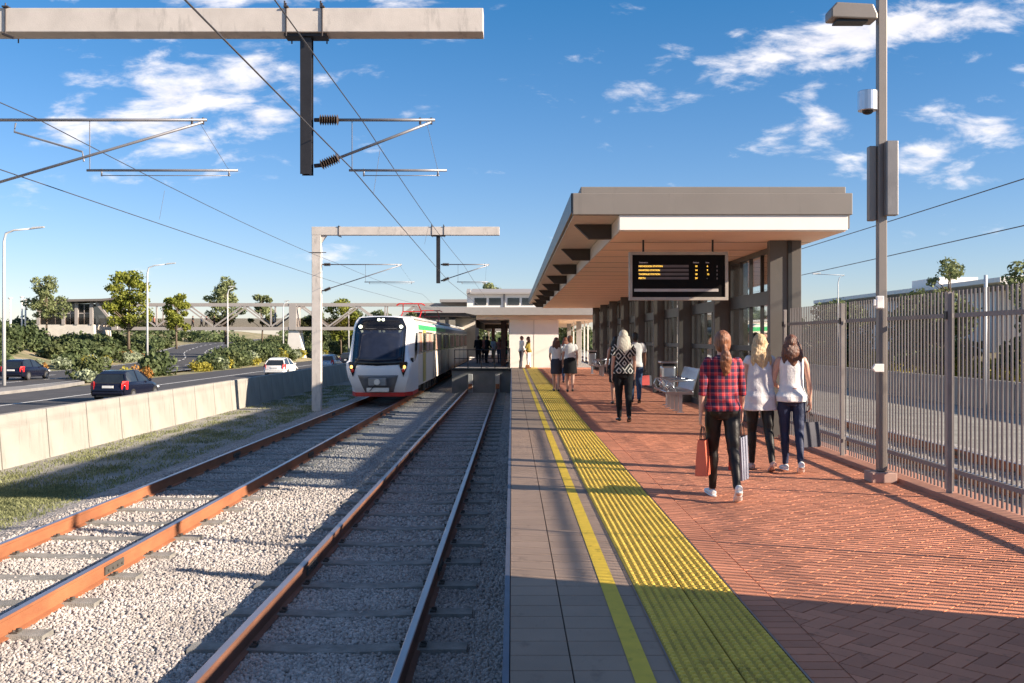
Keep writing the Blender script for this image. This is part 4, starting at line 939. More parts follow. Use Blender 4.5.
def panto(y,z):
    P=thing('pantograph',None,None); P.parent=T; P.location=(0,y,z)
    m=MB()
    for sd in (-.5,.5): m.tube([(sd,-.6,.0),(sd,.5,.35),(sd*.8,-.35,.72)],.028,6); m.tube([(-.5,sd*1.2,.0),(.5,sd*1.2,.0)],.03,6,ref=(0,0,1))
    m.tube([(-.5,.5,.35),(.5,.5,.35)],.028,6,ref=(0,0,1)); m.obj('pantograph_arm',m_tred,P)
    m=MB()
    for yy in (-.45,-.2): m.tube([(-.75,yy,.66),(-.6,yy,.75),(.6,yy,.75),(.75,yy,.66)],.03,6,ref=(0,0,1))
    m.obj('collector_strip',m_tred,P)
    for sd in (-1,1):
        m=MB(); insul(m,(sd*.5,-.6,-.18),(sd*.5,-.6,.0),.06,4); m.obj('insulator',m_ins,P)
panto(13.5,2.70); panto(27,2.70)

# ------------------------------------------------------------------ barriers and roads
m_bar=M('barrier_concrete',(.32,.30,.265),.85,var=.09,scale=1.1,bump=.25,bscale=40,dirt=(3,.55,.22,(1,2.5,.4)))
def barrier(name,x,y,label,grp,sgn):
    m=MB(); b=.0; m.prism([(-.22,-1.4),(.22,-1.4),(.20,-1.25),(.11,-.12),(-.11,-.12),(-.20,-1.25)],'y',.03,2.25)
    o=m.obj(name,m_bar,loc=(x,y,0),bevel=.012); return tag(o,label,'barrier',grp)
y=1.66; first=None; k=0
while y<110:
    if first is None: first=barrier('barrier_panel',-11.5,y,'cream concrete barrier panel beside the left road','cream concrete barrier panels along the left road',1)
    else: c=first.copy(); COL.objects.link(c); c.location=(-11.5,y,0)
    y+=2.28
y=30; f2=None
while y<110:
    if f2 is None: f2=barrier('barrier_panel',19.8,y,'pale concrete barrier panel seen through the fence','pale barrier panels beyond the fence on the right',1)
    else: c=f2.copy(); COL.objects.link(c); c.location=(19.8,y,0)
    y+=2.28
m=MB()
def strip(name,pts,w0,w1,mat,dz=0,sub=None):
    """pts centre (x,y,z); lateral offsets w0..w1"""
    m=MB(); P=[Vector(p) for p in pts]; V=[]
    for i,p in enumerate(P):
        t=(P[min(i+1,len(P)-1)]-P[max(0,i-1)]); n=Vector((t.y,-t.x,0)).normalized()
        a=p+n*w0; b=p+n*w1; V+=[(a.x,a.y,p.z+dz),(b.x,b.y,p.z+dz)]
    m.v=V; m.f=[(2*i,2*i+1,2*i+3,2*i+2) for i in range(len(P)-1)]; m.m=[0]*len(m.f)
    return m,mat,name
def fin(x): m,mat,name=x; return tag(m.obj(name,mat),kind='structure')
def dashes(pts,off,w,dl,gap,z0=0):
    m=MB(); P=[Vector(p) for p in pts]; D=[0]
    for a,b in zip(P,P[1:]): D.append(D[-1]+(b-a).length)
    def at(d):
        for i in range(len(P)-1):
            if D[i]<=d<=D[i+1]: 
                u=(d-D[i])/(D[i+1]-D[i]); q=P[i].lerp(P[i+1],u); t=(P[i+1]-P[i]).normalized(); return q,Vector((t.y,-t.x,0))
        return P[-1],Vector((1,0,0))
    d=0
    while d<D[-1]-dl:
        a,n=at(d); b,n2=at(d+dl); m.add([a+n*(off-w/2)+Vector((0,0,z0)),a+n*(off+w/2)+Vector((0,0,z0)),b+n2*(off+w/2)+Vector((0,0,z0)),b+n2*(off-w/2)+Vector((0,0,z0))],[(0,1,2,3)]); d+=dl+gap
    return m
R1=[(-19.4,y,-1.36) for y in (-60,0,40,80,130,200,300)]
fin(strip('road',R1,-7.4,7.6,m_asphalt)); fin(strip('road_line',R1,-3.1,-2.95,m_linepaint,.006)); fin(strip('road_line',R1,7.15,7.3,m_linepaint,.006))
tag(dashes(R1,2.3,.15,4,8,.006).obj('lane_dashes',m_linepaint),kind='structure')
# smooth ROAD2
def dens(P,n=8):
    out=[]
    for i in range(len(P)-1):
        p0=Vector(P[max(i-1,0)]);p1=Vector(P[i]);p2=Vector(P[i+1]);p3=Vector(P[min(i+2,len(P)-1)])
        for k in range(n):
            t=k/n; out.append(.5*((2*p1)+(p2-p0)*t+(2*p0-5*p1+4*p2-p3)*t*t+(3*p1-p0-3*p2+p3)*t**3))
    out.append(Vector(P[-1])); return out
R2=dens(ROAD2[1:]); R2=[Vector((p.x,p.y,p.z+.08)) for p in R2]
fin(strip('road',R2,-5.7,5.7,m_asphalt)); fin(strip('road_line',R2,5.2,5.35,m_linepaint,.008)); fin(strip('road_line',R2,-5.35,-5.2,m_linepaint,.008))
for off in (2.0,-1.2): tag(dashes(R2,off,.18,3,3.2,.01).obj('lane_dashes',m_linepaint),kind='structure')
m=MB(); m.prism([(-29.3,-60),(-27.05,-60),(-27.05,58),(-28.2,66),(-29.3,58)],'z',-1.45,-1.22); tag(m.obj('traffic_island',m_plat,bevel=.03),kind='structure')
R3=[(27,y,-1.36) for y in (-60,0,60,120,300)]; fin(strip('road',R3,-6.5,6,m_asphalt)); fin(strip('road_line',R3,5.4,5.6,m_linepaint,.006))
# ------------------------------------------------------------------ cars
m_cglass=M('car_glass',(.02,.025,.03),.08,spec=.9); m_tyre=M('tyre',(.02,.02,.02),.9); m_rim=M('alloy_rim',(.45,.45,.46),.3,.8); m_redl=M('tail_light_red',(.62,.02,.02),.25); m_plate=M('plate_white',(.75,.75,.72),.5); m_clear=M('clear_lamp',(.7,.72,.72),.15)
def car(label,loc,rz,paint,kind='hatch'):
    C_=thing('parked_car' if False else 'car',label,'car',loc,rz,'cars driving on the left roads'); w=.86; Lc=4.1 if kind=='hatch' else 4.4
    # y forward. lower body outline (y, z_low, z_belt, halfwidth)
    st=[(0,.42,.62,.74),(.06,.28,.86,.82),(.5,.24,.93,.86),(1.4,.22,.92,.87),(2.5,.22,.90,.87),(3.0,.22,.86,.86),(Lc-.45,.25,.72,.82),(Lc-.1,.30,.58,.72),(Lc,.36,.50,.60)]
    if kind!='hatch': st[1]=(.06,.28,.84,.82)
    m=MB(); m.loft([[(-hw*.93,y,zl),(-hw,y,zl+.12),(-hw,y,zb-.16),(-hw*.93,y,zb),(hw*.93,y,zb),(hw,y,zb-.16),(hw,y,zl+.12),(hw*.93,y,zl)] for y,zl,zb,hw in st])
    o=m.obj('body',paint,C_,smooth=True); e=o.modifiers.new('b','BEVEL'); e.width=.04; e.segments=2; e.limit_method='ANGLE'; o.modifiers.new('e','EDGE_SPLIT').split_angle=R(35)
    cb=[(.14,.90,.74),(.42,1.28,.62),(.75,1.40,.58),(1.6,1.43,.58),(2.15,1.34,.60),(2.85,.90,.76)] if kind=='hatch' else [(.55,.92,.74),(1.0,1.30,.60),(1.4,1.40,.57),(2.0,1.42,.57),(2.4,1.33,.60),(3.05,.90,.76)]
    m=MB(); y0=cb[0][0]; m.loft([[(-.79,y,.86),(-.79,y,.90),(-hw,y,max(.905,z)),(hw,y,max(.905,z)),(.79,y,.90),(.79,y,.86)] for y,z,hw in cb]); m.obj('windows',m_cglass,C_)
    mid=cb[1:-1]; m=MB(); m.loft([[(-hw-.012,y,z+.004),(-hw+.03,y,z+.028),(hw-.03,y,z+.028),(hw+.012,y,z+.004),(hw-.04,y,z-.02),(-hw+.04,y,z-.02)] for y,z,hw in mid]); m.obj('roof',paint,C_,smooth=False,bevel=.01)
    m=MB()
    for sd in (-1,1):
        m.bar((sd*.77,cb[0][0]+.02,.90),(sd*(cb[1][2]+.005),cb[1][0],cb[1][1]),.07,.05); m.bar((sd*.775,cb[-1][0]-.02,.90),(sd*(cb[-2][2]+.005),cb[-2][0],cb[-2][1]),.06,.05); m.bar((sd*.80,1.5,.90),(sd*.585,1.5,1.42),.07,.03)
    m.obj('pillars',paint,C_)
    for sd in (-1,1):
        for y in (.78,Lc-.85):
            W_=thing('wheel',None,None); W_.parent=C_; m=MB(); m.tube([(sd*.68,y,.30),(sd*.875,y,.30)],.30,20,ref=(0,0,1)); m.obj('tyre',m_tyre,W_)
            m=MB(); m.tube([(sd*.80,y,.30),(sd*.885,y,.30)],.19,14,ref=(0,0,1)); m.obj('rim',m_rim,W_)
        m=MB(); m.loft([[(sd*.86,.10,.60),(sd*.86,.10,.84),(sd*.84,.22,.98),(sd*.68,.05,.98),(sd*.64,-.015,.80),(sd*.66,-.02,.60)],[(sd*.885,.18,.60),(sd*.885,.20,.84),(sd*.86,.30,.97),(sd*.69,.11,.97),(sd*.65,.08,.80),(sd*.67,.08,.60)]]); m.obj('tail_light',m_redl,C_)
        m=MB(); m.ell((sd*.66,Lc-.16,.56),(.14,.12,.07),10,6); m.obj('headlight',m_clear,C_,smooth=True)
        m=MB(); m.ell((sd*.92,2.55,.96),(.09,.06,.07),10,6); m.obj('mirror',paint,C_,smooth=True)
    m=MB(); m.box(-.26,.26,-.02,.02,.66,.77); m.obj('number_plate',m_plate,C_)
    m=MB(); m.box(-.72,.72,-.06,.1,.34,.50); m.obj('bumper',paint,C_,bevel=.04)
    m=MB(); m.box(-.55,.55,-.03,.12,.25,.335); m.obj('bumper_trim',m_black,C_)
    return C_
p_navy=M('navy_car_paint',(.012,.014,.03),.15,.3,var=.05); p_white=M('white_car_paint',(.75,.74,.72),.2,var=.03); p_silver=M('silver_car_paint',(.42,.44,.47),.25,.6,var=.05); p_dk=M('dark_grey_car_paint',(.04,.04,.05),.2,.4)
ZR1=-1.355
car('dark navy hatchback nearest behind the cream barrier',(-18.6,46,ZR1),R(-3),p_navy)
car('dark car at the left edge of the picture on the far road',(-34.6,69,-1.315),R(-2),p_navy)
car('white hatchback level with the shaded barrier',(-18.2,76.5,ZR1),R(-3),p_white)
car('silver car half hidden behind the portal mast beside the train',(-17.3,92,ZR1),R(-3),p_silver,'sedan')
car('dark grey car farthest along the left road next to the train',(-17.2,104,ZR1),R(-3),p_dk)
# ------------------------------------------------------------------ street lights
m_lampw=M('pale_lamp_pole',(.60,.60,.60),.5,.2,var=.04)
def street(x,y,zb,h,arm,label,r=.10):
    T=thing('street_lamp',label,'street lamp',(x,y,zb),0,'tall pale street lamps by the left road')
    m=MB(); m.tube([(0,0,0),(0,0,h*.62),(0,0,h-.7),(.12,0,h-.2),(.6,0,h),(arm,0,h+.12)],[r,r*.8,r*.65,r*.6,r*.5,r*.4],10,ref=(0,1,0)); m.obj('pole',m_lampw,T,smooth=True)
    m=MB(); m.prism([(arm-.2,h+.08),(arm+.55,h+.16),(arm+.6,h+.24),(arm-.1,h+.2)],'y',-.12,.12); m.obj('lamp_head',m_lampw,T); return T
street(-31.5,62,-1.4,9.7,1.9,'leftmost and nearest tall pale street lamp',.12)
street(-31.0,85,-1.4,9.2,1.8,'second pale street lamp, beside the yellowish tree')
street(-31.0,109,-1.2,8.3,.3,'third pale street lamp in front of the footbridge truss')
street(-30.2,132,-1.2,7.6,.3,'fourth pale street lamp near the footbridge pier')
street(-24.5,150,-1.4,7.6,.3,'fifth pale street lamp close to the train',.12)
for x,y,h in ((-61.2,122,6.5),(-68.6,140,7.4),(-68.1,140,7.0)):
    m=MB(); m.tube([(0,0,0),(0,0,h)],[.16,.10],8); m.ell((0,0,h),(.3,.3,.12),8,5); tag(m.obj('mast',m_white_paint,loc=(x,y,0.0),smooth=True),'thin white mast on the bank at the far left','mast','thin white masts on the bank at the far left')
street(30,92,-1.4,8.8,-2.2,'thin street lamp just above the fence right of the shelter',.07)
m=MB(); m.tube([(0,0,0),(0,0,5.4)],.07,8); tag(m.obj('post',m_lampw,loc=(18.0,38,-1.4),smooth=True),'slim pale post behind the fence near the right edge','post')
# ------------------------------------------------------------------ footbridge
m_br=M('bridge_taupe',(.36,.33,.31),.7,var=.06,scale=.5); m_mesh=M('bridge_parapet',(.30,.27,.26),.8); m_brt=glassmat('mesh_screen',(.80,.77,.75),.05)
F=thing('footbridge','long taupe truss footbridge crossing above the roads and behind the train','footbridge',(0,140,0))
XL,XR_=-57.2,-6
for yy in (-1.3,1.3):
    m=MB(); m.box(XL,XR_,yy-.15,yy+.15,6.1,6.5); m.box(XL,XR_,yy-.15,yy+.15,2.75,3.2); m.obj('chord',m_br,F)
    m=MB(); x=XL; i=0; st=3.96
    while x<XR_-st:
        if i%2==0: m.bar((x,yy,3.2),(x+st,yy,6.1),.2,.2)
        else: m.bar((x,yy,6.1),(x+st,yy,3.2),.2,.2)
        if i%4==2: m.box(x-.1,x+.1,yy-.1,yy+.1,3.2,6.1)
        x+=st; i+=1
    m.obj('truss_diagonals',m_br,F)
    m=MB(); m.box(XL,XR_,yy-.02,yy+.02,3.2,4.4); m.obj('parapet_screen',m_brt,F)
m=MB(); m.box(XL,XR_,-1.1,1.1,2.9,3.05); m.obj('deck',m_mesh,F)
m=MB(); m.box(-30.9,-29.9,-1.5,1.5,2.8,6.4); m.obj('portal_frame',m_br,F)
m=MB(); m.loft([[(-31.0,-1.2,2.74),(-29.6,-1.2,2.74),(-29.6,1.2,2.74),(-31.0,1.2,2.74)],[(-31.4,-.8,-1.5),(-28.9,-.8,-1.5),(-28.9,.8,-1.5),(-31.4,.8,-1.5)]]); m.obj('pier',m_white,F)
gp='people crossing the footbridge'
for i,(x,tp,ml,lab) in enumerate(((-44.6,m_suit,True,'person in dark clothes left of the group on the footbridge'),(-43.6,m_whitecloth,True,'person in white shirt in the group on the footbridge'),(-42.7,m_suit,False,'person in dark top in the middle of the group on the footbridge'),(-41.8,m_blackcloth,True,'tall person in black right of the group on the footbridge'),(-50.0,m_pink,False,'person in rose top walking alone on the footbridge'),(-33.5,m_whitecloth,False,'person in white top walking alone near the footbridge pier'))):
    person(lab,(x,140+(.4 if i%2 else -.3),3.052),R(90 if i%2 else -90),1.7,SK_fair,H_brown,'short',(tp,.6,-.05,.03,'top'),('trousers',m_suit,.014),m_shoeblack,gp,fine=-1,male=ml)
# lookout / lift building at the bridge's left end
m_dkglass=M('dark_glazing',(.02,.022,.025),.1,spec=.9)
B=thing('bridge_pavilion','flat roofed glazed pavilion on the left bank at the end of the footbridge','building',(-61.6,140,0))
m=MB(); m.box(-3.9,3.9,-2,4,-1.0,3.5); m.obj('concrete_base',m_concrete_w,B)
m=MB(); m.prism([(-4.6,6.55),(5.2,6.75),(8.6,7.15),(8.6,7.3),(5.2,7.05),(-4.6,6.9)],'y',-2.8,4.6); m.obj('roof',m_fascia,B)
m=MB(); m.box(-3.6,3.6,-1.8,3.8,3.502,6.4); m.obj('glazing',m_dkglass,B)
for x in (-3.75,-.3,1.5,3.55):
    m=MB(); m.box(x-.22,x+.22,-2.1,-1.81,3.5,6.55); m.obj('column',m_br,B)
m=MB(); m.box(-3.5,3.5,-1.86,-1.82,5.0,5.15); 
for x in (-2.6,-1.5,.6,2.5): m.box(x-.05,x+.05,-1.86,-1.82,3.6,6.4)
m.obj('mullions',m_br,B); m=MB(); m.box(-3.8,3.8,-2.05,-2.0,3.6,4.5); m.obj('parapet_screen',m_brt,B)
m=MB(); m.bar((4.2,-2,6.6),(7,-2,3.2),.3); m.bar((7.0,-2,6.8),(7.0,-2,2.9),.35); m.obj('brace',m_br,B)

# ------------------------------------------------------------------ far station building
G=thing('station_building','low white station building with grey roofs at the end of the platform','building',(0,0,0))
m=MB(); m.box(-.15,2.55,54.8,68,-.02,2.62); w_=m.obj('white_wall',m_white,G)
m=MB(); m.box(1.19,1.205,54.79,54.8,0,2.6); m.obj('wall_joint',m_fascia,w_)
m_rfg=M('station_roof_grey',(.30,.28,.27),.6,var=.05)
m=MB(); m.prism([(-2.55,2.98),(-2.0,2.86),(5.2,2.86),(5.2,3.28),(-2.55,3.28)],'y',54.0,95); m.obj('roof_slab',m_rfg,G)
m=MB(); m.box(-1.95,5.1,54.35,94,2.625,2.858); m.obj('ceiling_beam',m_soffit,G)
m=MB(); m.box(-1.99,-1.952,54.4,94,2.2,2.858); m.box(-.17,-.152,55,68,0,2.62); m.box(-1.94,-.2,72,72.3,2.3,2.62); m.obj('dark_beam',m_bracket,G)
for x,y in ((-.5,58),(-.5,64),(-.45,70),(-1.5,80),(4.0,60),(4.0,70)):
    m=MB(); m.box(x-.14,x+.14,y-.14,y+.14,0,2.62); m.obj('column',M('maroon_column',(.06,.022,.02),.5) if x<0 else m_rfg,G)
U=thing('clerestory',None,None); U.parent=G
m=MB(); m.box(-2.7,6.5,60,72,3.282,4.25); m.obj('wall',m_white,U)
m=MB(); m.prism([(59.6,4.25),(59.6,4.34),(63,4.72),(72.5,4.72),(72.5,4.25)],'x',-2.5,6.8); m.prism([(59.7,4.252),(60.6,4.252),(60.6,4.6),(59.7,4.4)],'x',-2.72,-2.502); m.obj('roof',m_rfg,U)
for x0 in (-2.25,-1.38,-.27,.6,1.7,2.6):
    m=MB(); m.box(x0,x0+.72,59.97,59.999,3.60,4.02); m.obj('window',m_dkglass,U,)
m=MB(); m.box(-.52,-.42,59.93,59.998,3.3,4.3); m.obj('downpipe',m_grey_metal,U)
m=MB()
for i in range(5): m.box(3.72+.22*i,3.80+.22*i,61,61.1,.2,2.62)
m.obj('white_battens',m_white,G)
G2=thing('far_canopy','flat grey canopy with dark soffit behind the train, left of the station building','canopy',(0,0,0))
m=MB(); m.box(-8.2,-2.6,84,100,3.75,4.25); m.obj('roof',m_rfg,G2); m=MB(); m.box(-8.0,-2.8,84.2,100,3.45,3.745); m.obj('soffit_beam',m_bracket,G2)
m=MB(); m.box(-5.2,-3.2,92,96,-.1,3.44); m.obj('lift_tower',m_concrete_w,G2)
for x in (-7.2,-5.6,-3.0):
    m=MB(); m.box(x-.15,x+.15,86,86.3,-.1,3.44); m.obj('column',m_rfg,G2)
G3=thing('stair_block','dark and pale grey stair block carrying the footbridge beside the train','building',(0,0,0))
m=MB(); m.box(-9.5,-5.5,136,146,-1.4,2.6); m.obj('block',m_rfg,G3); m=MB(); m.box(-9.8,0,135.5,146.5,6.52,6.9); m.obj('roof',m_rfg,G3)
m=MB(); m.box(-5.9,-.5,137,145,2.7,6.5); m.obj('enclosure',m_fascia,G3)
# right-hand warehouse and horizon sheds
Wh=thing('warehouse','long pale warehouse with a low sloping roof beyond the fence on the right','building',(0,0,0))
m=MB(); m.box(42.6,70,88,134,-1.5,6.0); m.obj('wall',m_white,Wh)
m=MB(); m.prism([(41,6.35),(42,6.0),(72,6.0),(72,7.6),(55,8.0),(41,6.75)],'y',84,136); m.obj('roof',m_white,Wh)
m=MB(); m.prism([(41.3,6.0),(42.59,5.75),(42.59,6.0)],'y',85,136); m.obj('eave_shadow_board',m_fascia,Wh)
m=MB(); m.box(44,48,103,110,7.0,7.9); m.obj('roof_plant_box',m_white,Wh)
Sh=thing('blue_grey_shed','low blue grey shed behind the right end of the fence','building',(0,0,0)); m=MB(); m.box(40,62,66,78,-1.5,4.6); m.obj('wall',M('blue_grey_sheet',(.33,.36,.42),.6),Sh); m=MB(); m.box(39.6,62.4,65.6,78.4,4.6,4.9); m.obj('roof',m_rfg,Sh)
# ------------------------------------------------------------------ vegetation
def leafmat(name,a,b,sc=.5):
    m=M(name,a,.65,col2=b,scale=sc,thr=.5,soft=.35,isl=.35); p=m.node_tree.nodes['Principled BSDF']; p.inputs['Specular IOR Level'].default_value=.25
    t=m.node_tree; tl=N(t,'ShaderNodeBsdfTranslucent'); mx=N(t,'ShaderNodeMixShader'); mx.inputs[0].default_value=.3
    src=p.inputs['Base Color'].links[0].from_socket; L(t,src,tl.inputs[0]); L(t,p.outputs[0],mx.inputs[1]); L(t,tl.outputs[0],mx.inputs[2]); L(t,mx.outputs[0],t.nodes['Material Output'].inputs[0]); return m
l_yel=leafmat('yellow_green_leaf',(.14,.17,.025),(.29,.30,.05)); l_ol=leafmat('grey_green_leaf',(.12,.15,.06),(.28,.31,.14)); l_dk=leafmat('dark_green_leaf',(.055,.085,.035),(.14,.17,.07)); l_sil=leafmat('silver_leaf',(.24,.28,.18),(.38,.42,.28)); l_fl=leafmat('yellow_flower_leaf',(.22,.21,.04),(.50,.42,.06)); l_or=leafmat('orange_leaf',(.30,.12,.04),(.42,.25,.06)); l_mid=leafmat('mid_green_leaf',(.06,.085,.03),(.15,.17,.07))
m_bark=M('bark',(.16,.12,.085),.9,var=.3,scale=6,bump=.5)
def leaves(clumps,n,size,seed,flat=.5):
    """clumps: list of (centre, radii). Leaf quads through each clump's volume, denser to the rim"""
    g=np.random.default_rng(seed); C0=np.array([c for c,r in clumps]); R0=np.array([r for c,r in clumps]); w=(R0.prod(1))**.66; idx=g.choice(len(clumps),n,p=w/w.sum())
    d=g.normal(size=(n,3)); d/=np.linalg.norm(d,axis=1)[:,None]; rad=g.uniform(.3,1.0,n)**.6*(1+.35*(g.random(n)**4))
    c=C0[idx]+d*R0[idx]*rad[:,None]
    nrm=d*.7+g.normal(size=(n,3))*.7; nrm/=np.linalg.norm(nrm,axis=1)[:,None]
    up=g.normal(size=(n,3)); a=np.cross(nrm,up); a/=np.linalg.norm(a,axis=1)[:,None]; b=np.cross(nrm,a)
    s=size*g.uniform(.6,1.3,(n,1)); ln=s*1.3
    V=np.stack([c-b*ln*.5,c+a*s*.45,c+b*ln*.5+nrm*s*.15,c-a*s*.45],1).reshape(-1,3)
    return V,np.arange(4*n).reshape(-1,4)
def leafmesh(name,V,F,mat):
    me=bpy.data.meshes.new(name); me.vertices.add(len(V)); me.vertices.foreach_set('co',V.ravel()); me.loops.add(F.size); me.loops.foreach_set('vertex_index',F.ravel().astype(np.int32)); me.polygons.add(len(F)); me.polygons.foreach_set('loop_start',np.arange(0,F.size,4,dtype=np.int32)); me.materials.append(mat); me.update(calc_edges=True); me.validate(); return me
def tree(label,x,y,zb,h,cw,trunk,mat,seed,n=2600,size=.32,nc=26,group=None,shape=.5,rtr=.14):
    g=random.Random(seed); T=thing('tree',label,'tree',(x,y,zb),0,group)
    cl=[]; m=MB(); ch=h-trunk
    m.tube([(0,0,-.3),(g.uniform(-.1,.1),0,trunk),(g.uniform(-.3,.3),0,trunk+ch*.5),(g.uniform(-.3,.3),0,trunk+ch*.85)],[rtr,rtr*.75,rtr*.4,rtr*.12],8)
    for i in range(nc):
        u=(i+.5)/nc; z=trunk+ch*(.04+.88*u)+g.uniform(-.3,.3); wid=1.25*cw*(math.sin(math.pi*min(1,(u*.86+.14)))**shape)*g.uniform(.35,1.15); a=g.uniform(0,6.28) if i<nc-2 else 0
        rr=wid*.62 if i<nc-1 else 0; c=(rr*math.cos(a),rr*math.sin(a),z); r=cw*g.uniform(.16,.34)
        cl.append((c,(r,r,r*.75))); z0=max(trunk*.8,z-rr*.7-.3); m.tube([(0,0,z0),(c[0]*.5,c[1]*.5,(z0+z)/2+.1),c],[rtr*.4,rtr*.25,rtr*.08],5)
    m.obj('trunk',m_bark,T,smooth=True)
    V,F=leaves(cl,int(n*1.5),size*.78,seed); link('crown',leafmesh('crown',V,F,mat),T); return T
gt='trees on the left bank'
tree('airy grey green tree in front of the glazed pavilion',-60.5,130,1.9,7.8,2.9,2.4,l_ol,11,2600,.30,32,gt)
tree('large yellowish green tree beside the second street lamp',-46.0,120,.6,9.0,3.4,2.4,l_yel,12,3600,.34,36,gt,rtr=.2)
tree('small yellowish tree partly behind the footbridge truss',-41.6,124,.6,6.6,2.4,2.2,l_yel,13,2400,.32,25,gt)
tree('tall grey green tree with a pointed top right of the third lamp',-43.5,152,1.0,10.0,3.3,2.6,l_ol,14,3400,.34,36,gt,rtr=.2)
tree('small grey green tree left of the footbridge pier',-37.5,150,1.0,7.4,2.2,2.4,l_ol,15,2000,.32,23,gt)
tree('yellow green tree behind the portal mast',-26.5,155,-.5,8.4,3.6,2.0,l_yel,16,3600,.34,36,gt)
tree('grey green tree behind the clerestory roof',-2.6,110,0,7.6,2.2,2.6,l_ol,17,2200,.28,25,'trees behind the station')
tree('dark tree beyond the waiting commuters',-4.2,118,-1.2,5.2,2.6,1.6,l_mid,18,2000,.28,23,'trees behind the station')
tree('green tree seen through the gap right of the white wall',6.5,112,-1.2,6.0,2.8,2.0,l_mid,19,2200,.3,23,'trees behind the station')
tree('slender green tree in front of the warehouse roof',31.0,71,-1.2,8.4,1.9,3.8,l_ol,20,900,.26,16,'trees on the right beyond the fence')
tree('green tree cut off by the right edge above the fence',34.6,67,-1.2,8.2,2.2,3.6,l_ol,21,1100,.28,18,'trees on the right beyond the fence')
for i,(x,y,h,w) in enumerate(((-33,168,7,3.6),(-27.5,172,7.2,3.8),(-22,165,6.6,3.4),(-18,176,7,3.6),(-37,185,6.5,4))):
    tree('bushy mid green tree in the dark belt behind the footbridge pier',x,y,-.6,h,w,1.0,l_mid if i%2 else l_dk,30+i,2600,.38,28,'bushy trees behind the footbridge')
for i in range(11):
    x=31+ (i%3)*2.2; y=50+i*7.4
    tree('dense dark tree in the belt behind the fence on the right',x,y,-1.0,5.5+.5*((i*7)%3),3.6,.8,l_dk,50+i,2600,.34,28,'dense dark trees behind the fence',shape=.3)
# shrubs: five meshes shared by many copies
def shrubproto(name,mat,n,size,seed,cl):
    V,F=leaves(cl,n,size,seed); return leafmesh(name,V,F,mat)
def blob(seed,k=6):
    g=random.Random(seed); return [((g.uniform(-.5,.5),g.uniform(-.5,.5),.35+g.uniform(0,.35)),(g.uniform(.4,.6),g.uniform(.4,.6),g.uniform(.35,.5))) for _ in range(k)]
sp={'dark':[shrubproto('dark_shrub',l_dk,900,.16,s,blob(s)) for s in (1,2,3)],'mid':[shrubproto('mid_shrub',l_mid,800,.16,s,blob(s)) for s in (4,5)],'silver':[shrubproto('silver_shrub',l_sil,420,.22,6,blob(6,4))],'flower':[shrubproto('yellow_shrub',l_fl,420,.18,7,blob(7,4))],'orange':[shrubproto('orange_shrub',l_or,300,.15,8,blob(8,4))]}
desc={'dark':('rounded dark green shrub on the planted roadside bank','dark green shrubs on the roadside banks'),'mid':('rounded mid green shrub on the planted roadside bank','mid green shrubs on the roadside banks'),'silver':('low silvery grey shrub at the road edge','silvery shrubs along the road edges'),'flower':('low yellow flowering shrub at the road edge','yellow flowering shrubs along the road edges'),'orange':('small orange tinged shrub at the road edge','orange tinged shrubs along the road edges')}
g=random.Random(99); cnt=0
def shrub(kind,x,y,s,hs=1):
    global cnt
    me=g.choice(sp[kind]); o=bpy.data.objects.new('shrub',me); COL.objects.link(o); o.location=(x,y,ground_z(x,y)-.1*s); o.rotation_euler.z=g.uniform(0,6.28); o.scale=(s,s,s*hs*g.uniform(.85,1.15)); tag(o,desc[kind][0],'shrub',desc[kind][1]); cnt+=1
# bank left of the second road
for i in range(150):
    y=72+(g.random()**1.2)*115; rx,_=road2(y); x=rx-6.6-g.uniform(.8,26)**1.0
    if x<-.56*y: continue
    shrub(g.choice(['dark','dark','dark','mid']),x,y,g.uniform(1.5,2.6),1.05)
for i in range(26):
    y=70+g.random()*70; rx,_=road2(y); x=rx-6.3-g.uniform(.2,2.5)
    if x<-.56*y: continue
    shrub(g.choice(['silver','silver','flower','orange']),x,y,g.uniform(.8,1.3))
# median between the roads
for i in range(125):
    y=98+(g.random())*105; rx,_=road2(y); w=-28.6-(rx+7)
    if w<1: continue
    x=-29.2-g.uniform(0,w); shrub(g.choice(['dark','dark','mid','dark']),x,y,g.uniform(1.1,1.9),1.0)
for i in range(30):
    y=86+g.random()*75; shrub(g.choice(['silver','flower','flower','silver','mid']),-28.3-g.uniform(0,1.3),y,g.uniform(.8,1.25))
shrub('mid',-30.6,72.5,1.5,1.3); shrub('silver',-29.6,70,.95); shrub('orange',-28.8,78,1.0); shrub('flower',-29.0,75,.9); shrub('dark',-29.4,83,1.9,1.2)
# wooded band on the horizon, both sides: one mass nobody could count
cl=[]; g2=random.Random(5)
for i in range(260):
    u=i/260; x=-150+ u*330; y=215+g2.uniform(-15,25)+abs(x)*.2
    if -66<x<-52: continue
    cl.append(((x,y,ground_z(x,y)+g2.uniform(.2,1.3)+(0 if x<-20 else 1.5)),(g2.uniform(2.5,4.5),g2.uniform(2,4),g2.uniform(1.5,2.6))))
V,F=leaves(cl,26000,.8,77); tag(link('distant_woods',leafmesh('distant_woods',V,F,l_dk)),kind='stuff')
cl=[]
for i in range(170):
    y=46+i*.75; cl.append(((33.4+g2.uniform(-.6,.8),y,-.9+g2.uniform(0,.7)),(.9,.9,.8)))
V,F=leaves(cl,16000,.22,78); tag(link('ground_cover',leafmesh('ground_cover',V,F,l_fl)),kind='stuff')
